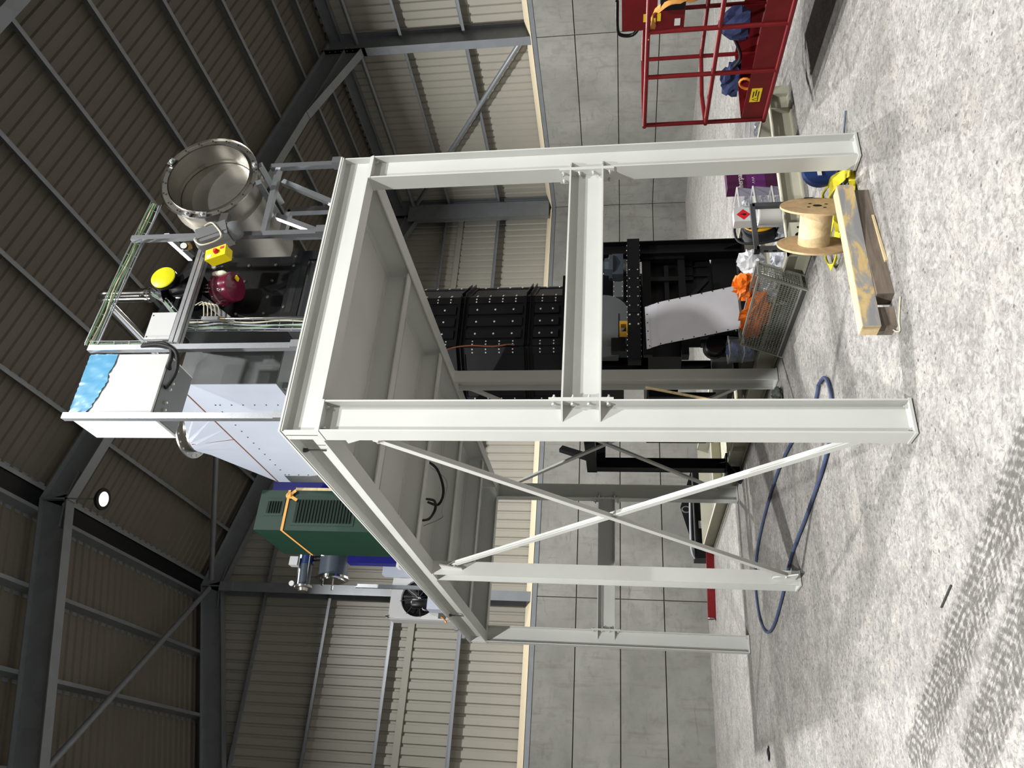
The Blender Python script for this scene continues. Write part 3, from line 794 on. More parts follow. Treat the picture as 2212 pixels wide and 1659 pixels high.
# rotary casing and spouts
rc = thing('rotary_valve', 'grey rotary valve casing with bolted flange behind the tie beam', 'valve')
MB().lathe((3.15, 3.72, 1.83), (0, -1, 0), ((.3, -.1), (.3, .22)), 28).build('casing', 'casing_grey', rc, 40)
MB().box(2.72, 3.18, 3.48, 3.8, 1.66, 2.0).build('casing_cover', 'casing_grey', rc)
MB().box(2.75, 3.4, 3.58, 3.78, 1.56, 1.72).build('body', 'motor_grey', rc)
MB().box(3.42, 3.66, 3.5, 3.75, 1.6, 1.72).build('inspection_cover', 'casing_grey', rc)
MB().box(2.62, 2.8, 3.42, 3.5, 1.58, 1.74).build('cover_plate', 'black', rc)
b2 = MB()
for i in range(4):
    b2.dome((3.43 + i * .07, 3.5, 1.61), (0, -1, 0), .009); b2.dome((3.43 + i * .07, 3.5, 1.71), (0, -1, 0), .009)
b2.build('bolt_row', 'bolt_steel', rc, kind='stuff')
t = thing('rail_clamp', 'yellow-brown cast clamp bracket under the grey rotary valve', 'bracket')
MB().box(2.76, 2.92, 3.26, 3.34, 1.555, 1.57).build('base', 'amber', t); MB().box(2.76, 2.92, 3.26, 3.34, 1.63, 1.645).build('top', 'amber', t)
MB().box(2.88, 2.92, 3.26, 3.34, 1.57, 1.63).build('web', 'amber', t); MB().box(2.76, 2.78, 3.26, 3.34, 1.57, 1.63).build('web', 'amber', t)

# white bent sheet leaning in front of the machine
t = thing('white_chute_sheet', 'bent white sheet metal panel leaning in front of the black machine', 'panel')
o = V((2.45, 3.10, 1.355)); xd = V((.545, 0, .012)); dn = V((.145, -.14, -1.0))
mb = MB(); prof = ((0, 0), (.035, -.0), (.055, -.012), (.10, -.02), (.13, -.03), (.2, -.035), (.45, -.03), (.97, -.03), (1.0, -.0))
vs = []
for s_, off in prof:
    for k in (0, 1): vs.append(o + xd * k + dn * s_ + V((0, off, 0)))
n_ = len(prof)
back = [v + V((0, .004, 0)) for v in vs]
fs = [(2 * i, 2 * i + 1, 2 * i + 3, 2 * i + 2) for i in range(n_ - 1)]
fs += [tuple(j + 2 * n_ for j in f)[::-1] for f in fs]
fs += [(2 * i, 2 * i + 2, 2 * i + 2 + 2 * n_, 2 * i + 2 * n_) for i in range(n_ - 1)] + [(2 * i + 1, 2 * i + 1 + 2 * n_, 2 * i + 3 + 2 * n_, 2 * i + 3) for i in range(n_ - 1)]
mb.add(vs + back, fs).build('sheet', 'white_sheet', t)
b2 = MB()
for i in range(9):
    for k in (.02, .98): b2.cyl(o + xd * k + dn * (.03 + i * .115) + V((0, -.034, 0)), o + xd * k + dn * (.03 + i * .115) + V((0, -.037, 0)), .007, 8)
for i in range(1, 5): b2.cyl(o + xd * (.2 * i) + dn * .02 + V((0, -.004, 0)), o + xd * (.2 * i) + dn * .02 + V((0, -.008, 0)), .006, 8)
b2.build('screw_holes', 'ink', t, kind='stuff')

# ================================================================== ON THE PLATFORM
DZ = HT
# --- galvanised strut frame along the front edge
def strut(p, q, w_=.041, name='strut', par=None, up=(0, 1, 0), mat='galv'): return MB().bar(p, q, w_, w_, up).build(name, mat, par)
t = thing('strut_handrail', 'galvanised strut frame on the platform edge below the steel drum', 'frame')
strut((2.265, .05, DZ), (2.265, .05, 4.28), par=t, name='post')
strut((1.60, .05, DZ), (1.60, .05, 5.23), par=t, name='post')
strut((1.60, .06, 4.20), (2.28, .06, 4.22), par=t, name='rail')
MB().box(2.235, 2.295, .0, .075, DZ, DZ + .07).build('foot_bracket', 'galv', t); MB().box(1.57, 1.63, .0, .075, DZ, DZ + .07).build('foot_bracket', 'galv', t)
strut((2.193, 0.14, 4.205), (1.954, 0.14, 3.749), par=t, name='brace'); strut((1.853, 0.14, 4.19), (1.681, 0.14, 3.813), par=t, name='brace')
strut((2.215, -.03, 4.325), (2.25, .42, 4.345), par=t, name='cradle_arm'); strut((2.04, -.03, 4.30), (2.075, .42, 4.315), par=t, name='cradle_arm')
strut((1.64, .07, 4.98), (1.70, .42, 4.98), par=t, name='cradle_arm')
t = thing('profile_frame', 'small aluminium profile frame standing behind the strut posts', 'frame')
strut((1.98, .52, DZ), (1.98, .52, 4.32), .05, 'post', t, mat='alu'); strut((1.98, .52, 4.32), (2.24, .52, 4.32), .05, 'rail', t, mat='alu'); strut((2.24, .52, DZ), (2.24, .52, 4.32), .05, 'post', t, mat='alu')
MB().prism([(2.0, .56, DZ), (2.22, .56, DZ), (2.0, .56, 4.2)], (0, .006, 0)).build('infill', 'stainless_dull', t)
# --- steel drum (butterfly damper)
DC = V((2.096, -.05, 4.705)); DR = .378; dn_ = V((.065, .997, .05)).normalized()
t = thing('steel_drum', 'large open stainless steel drum lying on its side with bolted rim', 'drum')
MB().lathe(DC, dn_, ((DR, 0), (DR, .012), (DR - .055, .012), (DR - .055, 0)), 48, caps=False).add([], []).build('rim_flange', 'stainless', t, 30)
mbx = MB(); a_, b_ = mbx.frame(dn_)
vs = []; fs = []
prof = ((DR - .058, .0), (DR - .05, .17), (DR - .05, .2), (DR - .02, .2), (DR - .02, .215), (DR - .05, .215), (DR - .05, .95))
MB().lathe(DC, dn_, prof, 40, caps=False).build('body', 'stainless_dull', t, 40)
MB().lathe(DC + dn_ * .003, dn_, ((DR - .064, .0), (DR - .064, .16), (DR - .075, .16), (DR - .075, .95)), 40, caps=False).build('inner_wall', 'stainless_dull', t, 40)
MB().lathe(DC + dn_ * .19, dn_, ((.0005, 0), (DR - .08, .0), (DR - .07, .02), (.0005, .02)), 40, caps=False).build('damper_disc', 'stainless', t, 40)
MB().lathe(DC + dn_ * .95, dn_, ((.0005, 0), (DR - .052, 0)), 40, caps=False).build('back_plate', 'stainless_dull', t)
for k in range(20):
    th = 2 * PI * (k + .4) / 20
    p = DC + (a_ * math.cos(th) + b_ * math.sin(th)) * (DR - .026)
    MB().cyl(p - dn_ * .0005, p - dn_ * .002, .008, 8).build('bolt_hole', 'louvre_dark', t)
for th in (1.15, 2.9, 3.25, 5.0):
    p = DC + (a_ * math.cos(th) + b_ * math.sin(th)) * (DR - .02)
    r_ = (a_ * math.cos(th) + b_ * math.sin(th)); tg = r_.cross(dn_)
    o = MB().obox(p - dn_ * .006, tg * .03, r_ * .02, dn_ * .006).build('clamp', 'galv', t)
    MB().bolt(p - dn_ * .012, -dn_, .011, .012).build('bolt', 'bolt_steel', o)
# --- pneumatic actuator, valve box, regulator
t = thing('pneumatic_actuator', 'grey pneumatic actuator clamped to the side of the steel drum', 'actuator')
p0 = V((1.464, -0.03, 4.66)); p1 = V((1.588, -0.03, 4.357))
d = (p1 - p0).normalized(); ln = (p1 - p0).length
up = V((0, 1, 0)); sd = d.cross(up).normalized()
MB().obox(p0 + d * ln * .5, d * ln * .34, sd * .066, up * .066).build('body', 'alu', t)
MB().obox(p0 + d * ln * .5, d * ln * .35, sd * .035, up * .074).build('rib', 'alu', t); MB().obox(p0 + d * ln * .5, d * ln * .35, sd * .074, up * .035).build('rib', 'alu', t)
MB().lathe(p0 + d * ln * .86, d, ((.07, 0), (.07, .03), (.062, .06), (.05, .075)), 20).build('end_cap', 'casing_grey', t, 40)
MB().lathe(p0 + d * ln * .14, -d, ((.06, 0), (.06, .01), (.05, .02)), 20).build('end_cap', 'alu', t, 40)
MB().box(1.5, 1.76, -.02, .03, 4.47, 4.53).build('bracket', 'dark_bolt', t)
c = cable('air_hose', [p0 + d * .08 + V((-.03, -.07, .02)), p0 + d * .02 + V((-.05, -.09, -.05)), p0 + d * .1 + V((-.12, -.09, -.05)), p0 + d * .25 + V((-.10, -.08, -.02)), p0 + d * .22 + V((.04, -.08, .05)), p0 + d * .12 + V((.06, -.07, .02))], .006, 'wire_cream', t)
MB().lathe(p0 - d * .02, -d, ((.025, 0), (.03, .03), (.02, .05)), 14).build('regulator', 'brass', t, 40)
g = p0 - d * .06 + V((-.03, -.04, -.02))
MB().lathe(g, (-.2, -1, -.3), ((.028, 0), (.03, .012), (.026, .018)), 18).build('gauge', 'black', t, 40)
MB().lathe(g + V((-.2, -1, -.3)).normalized() * .0185, (-.2, -1, -.3), ((.023, 0), (.023, .001)), 18).build('gauge_dial', 'white', t)
t = thing('yellow_switch_box', 'yellow switch box with red rotary knob under the actuator', 'switch box')
c = V((1.311, -0.08, 4.396)); e1 = V((.10, 0, .02)); e2 = V((-.01, 0, .065))
nb = e1.cross(e2).normalized()
xd = V((.985, 0, .17)); zd = V((-.17, .2, .965)).normalized(); yd = zd.cross(xd).normalized()
MB().obox(c, xd * .042, yd * .035, zd * .078).build('box', 'yellow', t); MB().obox(c - yd * .036, xd * .045, yd * .01, zd * .082).build('lid', 'yellow', t)
f_ = c - yd * .047
MB().lathe(f_ - zd * .01, -yd, ((.02, 0), (.018, .012), (.012, .024)), 14).build('knob', 'label_red', t, 40)
MB().obox(f_ + xd * .022 - zd * .055, xd * .01, yd * .001, zd * .016).build('sticker', 'label_red', t); MB().obox(f_ - xd * .02 + zd * .05, xd * .014, yd * .001, zd * .018).build('sticker', 'white', t)
# --- maroon pressure vessel with filter regulator
t = thing('maroon_vessel', 'shiny maroon round pressure vessel with bolted flange', 'vessel')
mc = V((1.285, 0.26, 4.478)); md = V((.0, -.25, -1)).normalized()
MB().lathe(mc - md * .075, md, ((.11, -.012), (.122, -.01), (.122, .02), (.112, .026), (.112, .12), (.106, .134), (.0005, .146)), 36, caps=False).build('body', 'maroon', t, 35)
MB().lathe(mc - md * .075, -md, ((.11, .012), (.06, .03), (.0005, .035)), 30, caps=False).build('top_cap', 'maroon', t, 40)
a_, b2_ = MB().frame(md)
for k in range(12):
    th = 2 * PI * k / 12; MB().bolt(mc - md * .068 + (a_ * math.cos(th) + b2_ * math.sin(th)) * .117, -md, .006, .012).build('bolt', 'bolt_steel', t)
for dx in (-.03, .0, .03): MB().cyl(mc + V((dx, .0, .10)), mc + V((dx, .0, .2)), .007, 8).build('pipe', 'chrome', t, 40)
MB().obox(mc + md * .073 + V((.05, -.03, 0)), V((.014, 0, 0)), V((0, .02, 0)), V((0, 0, .006))).build('sticker', 'label_yellow', t)
MB().tube([mc + V((-.08, -.09, .02)) + V((0, math.cos(q) * .012, math.sin(q) * .012)) for q in [2 * PI * i / 10 for i in range(10)]], .004, 6, True).build('lifting_eye', 'chrome', t, 60)
t = thing('filter_regulator', 'small clear air filter bowl with round gauge above the maroon vessel', 'regulator')
fc = V((1.346, 0.17, 4.52))
MB().lathe(fc + V((0, 0, .035)), (0, -.15, -1), ((.018, -.02), (.022, 0), (.022, .06), (.016, .075), (.006, .09)), 16).build('bowl', 'wire_cream', t, 40)
gp = fc + V((.035, -.03, .045))
MB().lathe(gp, (-.1, -1, -.3), ((.019, 0), (.021, .01), (.017, .014)), 16).build('gauge', 'dark_bolt', t, 40); MB().lathe(gp + V((-.1, -1, -.3)).normalized() * .0145, (-.1, -1, -.3), ((.015, 0), (.015, .001)), 16).build('gauge_dial', 'white', t)
# --- cast iron check valve with yellow cover
t = thing('cast_iron_valve', 'black cast iron valve with a bright yellow plastic flange cover', 'valve')
yc = V((1.307, .15, 4.945))
MB().lathe(yc, (0, -1, 0), ((.087, 0), (.091, .004), (.091, .012), (.084, .016)), 36).build('flange_cover', 'yellow_disc', t, 40)
MB().lathe(yc, (0, 1, 0), ((.094, .002), (.094, .024), (.05, .026), (.045, .09), (.06, .13)), 30).build('inlet_flange', 'black_gloss', t, 40)
vb = yc + V((-.01, .12, -.10))
MB().lathe(vb + V((0, 0, .10)), (0, 0, -1), ((.06, 0), (.072, .04), (.07, .1), (.05, .16), (.048, .2)), 24).build('body', 'black', t, 40)
MB().lathe(vb + V((-.03, 0, -.115)), (0, 0, -1), ((.05, 0), (.1, .005), (.1, .03)), 28).build('bottom_flange', 'black_gloss', t, 40)
MB().lathe(vb + V((-.03, 0, .11)), (0, 0, 1), ((.05, 0), (.1, .005), (.1, .03)), 28).build('top_flange', 'black_gloss', t, 40)
MB().obox(vb + V((.07, 0, -.05)), V((.02, 0, .02)), V((0, .085, 0)), V((-.06, 0, .06)) ).build('bonnet', 'black_gloss', t)
for k in range(6):
    th = 2 * PI * k / 6 + .3
    MB().bolt(vb + V((-.03 + .075 * math.cos(th), .075 * math.sin(th), -.115)), (0, 0, 1), .011, .014).build('bolt', 'bolt_steel', t)
    MB().bolt(vb + V((-.03 + .075 * math.cos(th), .075 * math.sin(th), .11)), (0, 0, -1), .011, .014).build('bolt', 'dark_bolt', t)
# --- polished pipe with elbow
t = thing('polished_pipe', 'polished stainless pipe with an elbow rising above the platform', 'pipe')
e0 = V((1.268, 0.3, 5.106)); e1 = V((1.276, 0.3, 5.428)); e1.x = e0.x
top = e1 + V((0, 0, .06))
MB().cyl(e0, e1, .052, 24).build('riser', 'chrome', t, 40)
MB().lathe(e1 - V((0, 0, .01)), (0, 0, 1), ((.057, 0), (.057, .02)), 24).build('collar', 'chrome', t, 40); MB().lathe(e0 + V((0, 0, .02)), (0, 0, 1), ((.058, 0), (.058, .02)), 24).build('collar', 'chrome', t, 40)
far = V((e1.x - .05, 2.6, e1.z + .08))
dr = (far - top).normalized()
pts = [e1, e1 + V((0, 0, .05)), e1 + V((0, .03, .10)), e1 + V((-.002, .08, .125)) , e1 + V((-.004, .14, .13))]
MB().tube(spline(pts, 5), .054, 20).build('elbow', 'chrome', t, 60)
MB().cyl(e1 + V((-.004, .13, .13)), V((e1.x - .06, 2.9, e1.z + .13)), .051, 24).build('run', 'chrome', t, 40)
# --- black housing behind
t = thing('black_housing', 'black bolted housing standing on the platform behind the maroon vessel', 'housing')
bx(1.09, 1.69, .42, .83, 4.10, 4.95, 'body', 'black_gloss', t)
bx(1.07, 1.70, .405, .42, 4.86, 4.955, 'top_flange', 'black', t)
bx(1.06, 1.72, .395, .415, 3.98, 4.11, 'base_frame', 'black', t); bx(1.06, 1.12, .395, .42, DZ, 3.98, 'base_leg', 'black', t); bx(1.64, 1.72, .395, .42, DZ, 3.98, 'base_leg', 'black', t)
bx(1.15, 1.6, .3935, .3955, 4.03, 4.075, 'slot_plate', 'louvre_dark', t); bx(1.12, 1.64, .45, .46, DZ, 3.98, 'back_plate', 'casing_grey', t)
b2 = MB()
for (px, py) in ((1.1, 4.09), (1.2, 4.09), (1.58, 4.09), (1.67, 4.09)): b2.dome((px, .395, py), (0, -1, 0), .012)
for (px, py) in ((1.12, 4.9), (1.38, 4.9), (1.62, 4.9)): b2.dome((px, .405, py), (0, -1, 0), .012)
for i in range(4):
    for j in range(3): b2.dome((1.16 + i * .15, .42, 4.25 + j * .22), (0, -1, 0), .014)
b2.build('bolt_row', 'dark_bolt', t, kind='stuff')
# --- aluminium rail across
t = thing('aluminium_rail', 'long aluminium profile rail running from the cabinet post to the strut', 'rail')
mb = MB(); 
for dz in (-.018, .018):
    for dy in (-.018, .018): mb.box(.70, 1.56, .10 + dy - .014, .10 + dy + .014, 4.65 + dz - .014, 4.65 + dz + .014)
mb.box(.70, 1.56, .085, .115, 4.635, 4.665); mb.build('profile', 'alu', t)
MB().bar((1.30, .3, 4.80), (1.05, .36, 4.44), .04, .04, (0, 1, 0)).build('diagonal_strut', 'galv', t)
# --- air manifold
t = thing('air_manifold', 'white air manifold with looped hoses beside the cable tray', 'manifold')
mf = V((1.22, .35, 4.55))
MB().box(1.02, 1.05, .28, .31, 4.50, 4.64).build('block', 'alu', t)
for k in range(5):
    z = 4.51 + k * .03
    cable('air_hose', [(1.045, .29, z), (1.09, .28, z + .005), (1.14 + .008 * k, .27, z + .03), (1.15, .28, z + .09)], .004, 'wire_cream', t)
MB().cyl((1.035, .295, 4.50), (1.035, .295, 4.46), .011, 10).build('fitting', 'brass', t, 40)
MB().cyl((1.035, .295, 4.46), (1.035, .295, DZ), .009, 10).build('pipe', 'chrome', t, 40)
# --- wire mesh cable trays
def tray(name, label, pts, wd, side, cables, r=.003, step=.1, h=.035):
    t = thing(name, label, 'cable tray'); pts = [V(p) for p in pts]; sd = V(side).normalized()
    mb = MB()
    d0 = (pts[-1] - pts[0]).normalized(); dp = d0.cross(sd).normalized()
    for k in (0, .5, 1): mb.tube([p + sd * wd * (k - .5) for p in pts], r, 5)
    for k in (0, 1): mb.tube([p + sd * wd * (k - .5) + dp * h for p in pts], r, 5)
    mb.build('long_wires', 'galv', t)
    for i in range(len(pts) - 1):
        a, b = pts[i], pts[i + 1]; n = max(1, int((b - a).length / step))
        for j in range(n):
            p = a.lerp(b, (j + .5) / n)
            MB().tube([p - sd * wd / 2 + dp * h, p - sd * wd / 2, p + sd * wd / 2, p + sd * wd / 2 + dp * h], r, 5).build('rung', 'galv', t)
    rnd = random.Random(hash(name) % 97 + len(label))
    for i, mt in enumerate(cables):
        off = (i / max(1, len(cables) - 1) - .5) * wd * .7
        cable('cable', [p.lerp(q, s_) + sd * (off + rnd.uniform(-.012, .012)) + dp * .014 for p, q in zip(pts[:-1], pts[1:]) for s_ in (0, .33, .66)] + [pts[-1] + sd * off + dp * .014], .006, mt, t)
    return t
tray('cable_tray', 'upper wire mesh cable tray sloping from the drum towards the white cabinet', [(1.99, .12, 5.20), (1.45, .12, 5.25), (.70, .12, 5.30)], .075, (0, .6, -.8), ('wire_green', 'wire_cream', 'wire_green', 'wire_grey'))
tray('cable_tray', 'short wire mesh cable tray coming down from the polished pipe', [(1.25, .26, 5.10), (1.18, .26, 4.98), (1.06, .26, 4.86)], .08, (.5, .2, .6), ('wire_green', 'wire_grey', 'wire_grey'))
tray('cable_tray', 'vertical wire mesh cable tray between the black housing and the grey duct', [(1.0, .33, 4.86), (.995, .33, 4.5), (.985, .33, 3.80)], .075, (1, -.2, 0), ('wire_grey', 'wire_green', 'wire_grey', 'wire_cream'))
t = tray('cable_tray', 'wire mesh cable tray running down the cabinet post', [(.70, .12, 5.28), (.69, .11, 5.02), (.69, .11, 4.72)], .08, (.4, .9, 0), ('wire_green', 'wire_cream', 'wire_grey'))
# --- white electrical cabinet on two posts
t = thing('electrical_cabinet', 'white electrical cabinet with peeling blue film raised on two posts', 'cabinet')
bx(.155, .625, .10, .43, 4.67, 5.255, 'body', 'cab_white', t)
bx(.148, .156, .096, .435, 4.665, 5.262, 'side_panel', 'cab_edge', t)
bx(.17, .61, .12, .42, 4.664, 4.671, 'gland_plate', 'casing_grey', t)
for k in range(8):
    x = .2 + k * .05
    if k in (3,): continue
    MB().lathe((x, .2 + (k % 2) * .01, 4.664), (0, 0, -1), ((.012, 0), (.012, .012), (.008, .022)), 8).build('cable_gland', 'bolt_steel' if k % 3 else 'rubber', t)
# wavy protective film
mb = MB(); n_ = 24; top_ = []; bot_ = []
edge = [5.06, 5.07, 5.055, 5.04, 5.045, 5.035, 5.03, 5.02, 5.02, 5.015, 5.01, 5.0, 5.0, 4.99, 5.0, 5.0, 5.01, 5.0, 4.995, 4.99, 4.985, 4.985, 4.985, 4.985, 4.985]
vs = []
for i in range(n_ + 1):
    x = .158 + i * (.622 - .158) / n_
    for j in range(9):
        z = 5.253 - (5.253 - edge[i] - .06) * j / 8
        vs.append((x, .0985 - .006 * abs(math.sin(i * 1.7 + j * .9)) - .004 * random.random(), z))
fs = [(i * 9 + j, i * 9 + j + 1, (i + 1) * 9 + j + 1, (i + 1) * 9 + j) for i in range(n_) for j in range(8)]
mb.add(vs, fs).build('protective_film', 'blue_film', t, 60)
for x0 in (.112, .634):
    p_ = bx(x0, x0 + .042, .055, .098, DZ, 5.262, 'post', 'galv', t)
    bx(x0 - .006, x0 + .048, .03, .056, DZ, DZ + .075, 'foot_bracket', 'galv', p_)
c = cable('black_conduit', [(.66, .06, 4.86), (.66, .04, 4.72), (.60, .03, 4.58), (.47, .03, 4.53), (.40, .08, 4.58), (.395, .16, 4.66)], .014, 'rubber', None, 8)
tag(c, 'thick black conduit looping under the white cabinet', 'conduit')
c = cable('black_conduit', [(.675, .065, 4.86), (.675, .045, 4.70), (.62, .035, 4.62), (.55, .04, 4.60), (.53, .08, 4.63), (.53, .14, 4.66)], .014, 'rubber', None, 8)
tag(c, 'shorter black conduit bend beside the cabinet post', 'conduit')
t = thing('junction_box', 'light grey junction box behind the cabinet post', 'junction box')
bx(.80, 1.02, .20, .32, 4.78, 4.96, 'box', 'cab_white', t); bx(.795, 1.025, .185, .2, 4.775, 4.965, 'lid', 'cab_white', t)
for x in (.82, 1.0): MB().dome((x, .185, 4.95), (0, -1, 0), .006).build('screw', 'dark_bolt', t)
# --- white film covered duct with round top flange
t = thing('sheet_duct', 'large sheet metal duct covered in whitish film with round top flange', 'duct')
X0, X1, Y0, Y1, Z0, Z1 = .80, 1.27, .85, 2.9, 4.25, 5.075
bx(X0, X1, Y0 + .003, Y1, Z0, Z1, 'box', 'film_white', t)
bx(X0 + .003, X1, Y0 - .003, Y0 + .004, Z0, Z1, 'front_panel', 'grey_sheet', t)
bx(X0 + .004, X1 - .004, Y0 + .004, Y1 - .004, Z0 - .004, Z0 + .001, 'underside', 'casing_grey', t)
mb = MB(); nr = 32; cx, cy, rr, zt = 1.01, 2.02, .25, 5.52
ring = [V((cx + rr * math.cos(2 * PI * k / nr), cy + rr * math.sin(2 * PI * k / nr), zt)) for k in range(nr)]
def sq(k):
    a = 2 * PI * k / nr; dx, dy = math.cos(a), math.sin(a)
    mx = (X0 + X1) / 2; my = (Y0 + Y1) / 2; hx = (X1 - X0) / 2; hy = (Y1 - Y0) / 2
    # corners at 45 degree marks
    q = k * 8 / nr
    s = max(abs(dx), abs(dy)); ux, uy = dx / s, dy / s
    return V((mx + ux * hx, my + uy * hy, Z1))
base = [sq(k) for k in range(nr)]
mb.add(base + ring, [(k, (k + 1) % nr, nr + (k + 1) % nr, nr + k) for k in range(nr)]).build('hood', 'film_white', t)
MB().lathe((cx, cy, zt), (0, 0, 1), ((rr, 0), (rr, .06), (rr + .06, .06), (rr + .06, .075), (rr, .075)), 36).build('top_flange', 'stainless', t, 40)
b2 = MB()
MB().tube([(X0 - .001, 1.875, Z1), (.772, 1.93, 5.5)], .004, 6).build('seam', 'copper', t)
for k in range(22): b2.dome((cx + (rr + .035) * math.cos(2 * PI * k / 22), cy + (rr + .035) * math.sin(2 * PI * k / 22), zt + .06), (0, 0, -1), .011)
b2.build('bolt_row', 'bolt_steel', t, kind='stuff')
MB().box(X0 - .002, X0, Y0, Y1, Z1 - .008, Z1 + .004).build('seam', 'copper', t)
b2 = MB()
for k in range(13): b2.dome((X0, 1.2 + k * .125, 4.92), (-1, 0, 0), .008)
for k in range(6): b2.dome((X0, 1.2, 4.88 - k * .1), (-1, 0, 0), .008)
for k in range(6): b2.dome((X0, 2.7, 4.88 - k * .1), (-1, 0, 0), .008)
b2.build('rivet_row', 'dark_bolt', t, kind='stuff')
for (x, y) in ((X0 + .02, Y0 + .1), (X1 - .06, Y0 + .1), (X0 + .02, Y1 - .1), (X1 - .06, Y1 - .1)): bx(x, x + .05, y, y + .05, DZ, Z0, 'leg', 'galv', t)
# --- green louvred cabinet
t = thing('green_cabinet', 'dark green steel cabinet with two louvred vents and orange strap', 'cabinet')
gx0, gx1, gy0, gy1, gz1 = .22, .62, 2.66, 3.46, 5.10
bx(gx0, gx1, gy0, gy1, DZ, gz1, 'body', 'green', t)
def louvre(x0, x1, z0, z1, n):
    v = bx(x0, x1, gy0 - .006, gy0, z0, z1, 'vent_frame', 'green', t)
    bx(x0 + .025, x1 - .025, gy0 - .0065, gy0 - .002, z0 + .02, z1 - .02, 'vent_recess', 'louvre_dark', v)
    for k in range(n):
        z = z0 + .03 + (z1 - z0 - .06) * (k + .5) / n
        MB().obox(((x0 + x1) / 2, gy0 - .010, z), ((x1 - x0) / 2 - .025, 0, 0), (0, .007, .006), (0, -.001, .002)).build('slat', 'green', v)
louvre(.27, .55, 4.12, 4.74, 18); louvre(.36, .53, 4.84, 5.03, 5)
st = bx(gx0 - .004, gx1, gy0 - .009, gy0 - .0065, 4.80, 4.825, 'strap', 'orange_strap', t)
MB().bar((gx0 - .003, gy0 - .006, 4.812), (gx0 - .003, gy1, 4.80), .004, .022).build('strap', 'orange_strap', t)
kn = V((.56, gy0 - .02, 4.80))
crumple(MB(), kn, .03, .02, .03, 3, 6, .3, False).build('strap_knot', 'orange_strap', t)
MB().bar(kn, kn + V((-.05, -.01, -.09)), .028, .004, (0, 1, 0)).build('strap_tail', 'orange_strap', t); MB().bar(kn, kn + V((.05, -.01, -.06)), .028, .004, (0, 1, 0)).build('strap_tail', 'orange_strap', t)
c = MB().box(.622, .65, 2.66, 2.9, DZ, 4.76).build('cardboard_packing', 'pine'); tag(c, 'folded brown cardboard packing beside the green cabinet', 'cardboard')
# --- blue machine behind, filter cylinders
t = thing('blue_machine', 'dark blue machine body half hidden behind the green cabinet', 'machine')
bx(.30, 1.3, 4.0, 4.12, 4.06, 4.62, 'base', 'blue', t); bx(.8, 1.35, 3.9, 4.6, DZ, 5.62, 'upper', 'blue', t)
bx(.27, 1.3, 4.0, 4.12, 4.03, 4.06, 'trim', 'white', t)
bx(.26, .5, 4.3, 4.42, DZ, 4.3, 'side_box', 'film_white', t)
strut((.2, 4.62, 4.7), (.2, 4.62, DZ), par=t, name='post')
t = thing('filter_cylinder', 'dark horizontal filter cylinder with bolted steel end cap', 'filter')
fa = V((.62, 4.5, 4.97)); fd = V((-1, 0, -.06)).normalized()
MB().lathe(fa, fd, ((.165, 0), (.165, .36)), 28).build('body', 'motor_grey', t, 40)
MB().lathe(fa + fd * .36, fd, ((.17, 0), (.19, .005), (.19, .03), (.15, .035), (.15, .05)), 28).build('end_cap', 'chrome', t, 40)
for th in (.3, 2.4): MB().cyl(fa + fd * .41 + V((0, math.cos(th) * .12, math.sin(th) * .12)), fa + fd * .48 + V((0, math.cos(th) * .12, math.sin(th) * .12)), .012, 8).build('wing_nut', 'chrome', t)
MB().box(.5, .6, 4.4, 4.6, DZ, 4.82).build('stand', 'galv_beam', t)
t = thing('vertical_pump', 'small blue motor with steel barrel and gauge beside the filter cylinder', 'pump')
pa = V((.42, 4.5, 5.30))
MB().lathe(pa + V((.1, 0, 0)), fd, ((.085, 0), (.085, .12)), 20).build('motor', 'deep_blue', t, 40)
MB().lathe(pa + V((-.02, 0, 0)), fd, ((.075, 0), (.07, .24)), 20).build('barrel', 'motor_grey', t, 40)
MB().lathe(pa + fd * .27, fd, ((.1, 0), (.1, .025), (.06, .03), (.05, .06)), 20).build('end_flange', 'stainless', t, 40)
bx(.36, .46, 4.38, 4.48, 5.36, 5.46, 'terminal_box', 'cab_white', t)
MB().lathe(pa + fd * .26 + V((0, -.05, .12)), (0, -1, 0), ((.03, 0), (.03, .02)), 16).build('gauge', 'white', t, 40)
for z in (.06, -.06): MB().cyl(pa + V((.1, -.08, z)), pa + fd * .28 + V((0, -.08, z)), .006, 6).build('tie_rod', 'chrome', t)
MB().cyl(pa + V((.05, 0, -.08)), (.5, 4.5, 4.95), .03, 10).build('bracket', 'black', t)
# --- white panel fan at the far end
t = thing('cooling_fan', 'white square cooling fan unit at the far end of the platform', 'fan')
fx0, fx1, fy, fz0, fz1 = .05, .56, 5.6, 3.72, 4.56
mb = MB(); cxf, czf, rf = .315, 4.19, .235
# plate with round opening
ns = 32; outer = []; inner = []
for k in range(ns):
    a = 2 * PI * k / ns; dx, dz = math.cos(a), math.sin(a)
    tx = ((fx1 - cxf) / dx if dx > 0 else (fx0 - cxf) / dx) if abs(dx) > 1e-6 else 1e9
    tz = ((fz1 - czf) / dz if dz > 0 else (fz0 - czf) / dz) if abs(dz) > 1e-6 else 1e9
    q = min(tx, tz); outer.append((cxf + dx * q, fy, czf + dz * q)); inner.append((cxf + dx * rf, fy, czf + dz * rf))
vs = outer + inner + [(x, y + .03, z) for x, y, z in outer] + [(x, y + .06, z) for x, y, z in inner]
fs = [(k, (k + 1) % ns, ns + (k + 1) % ns, ns + k) for k in range(ns)] + [(ns + k, ns + (k + 1) % ns, 3 * ns + (k + 1) % ns, 3 * ns + k) for k in range(ns)] + [(k, 2 * ns + k, 2 * ns + (k + 1) % ns, (k + 1) % ns) for k in range(ns)]
mb.add(vs, fs).build('plate', 'cab_white', t)
MB().box(fx0, fx1, fy + .062, fy + .28, fz0, fz1).build('casing', 'cab_white', t)
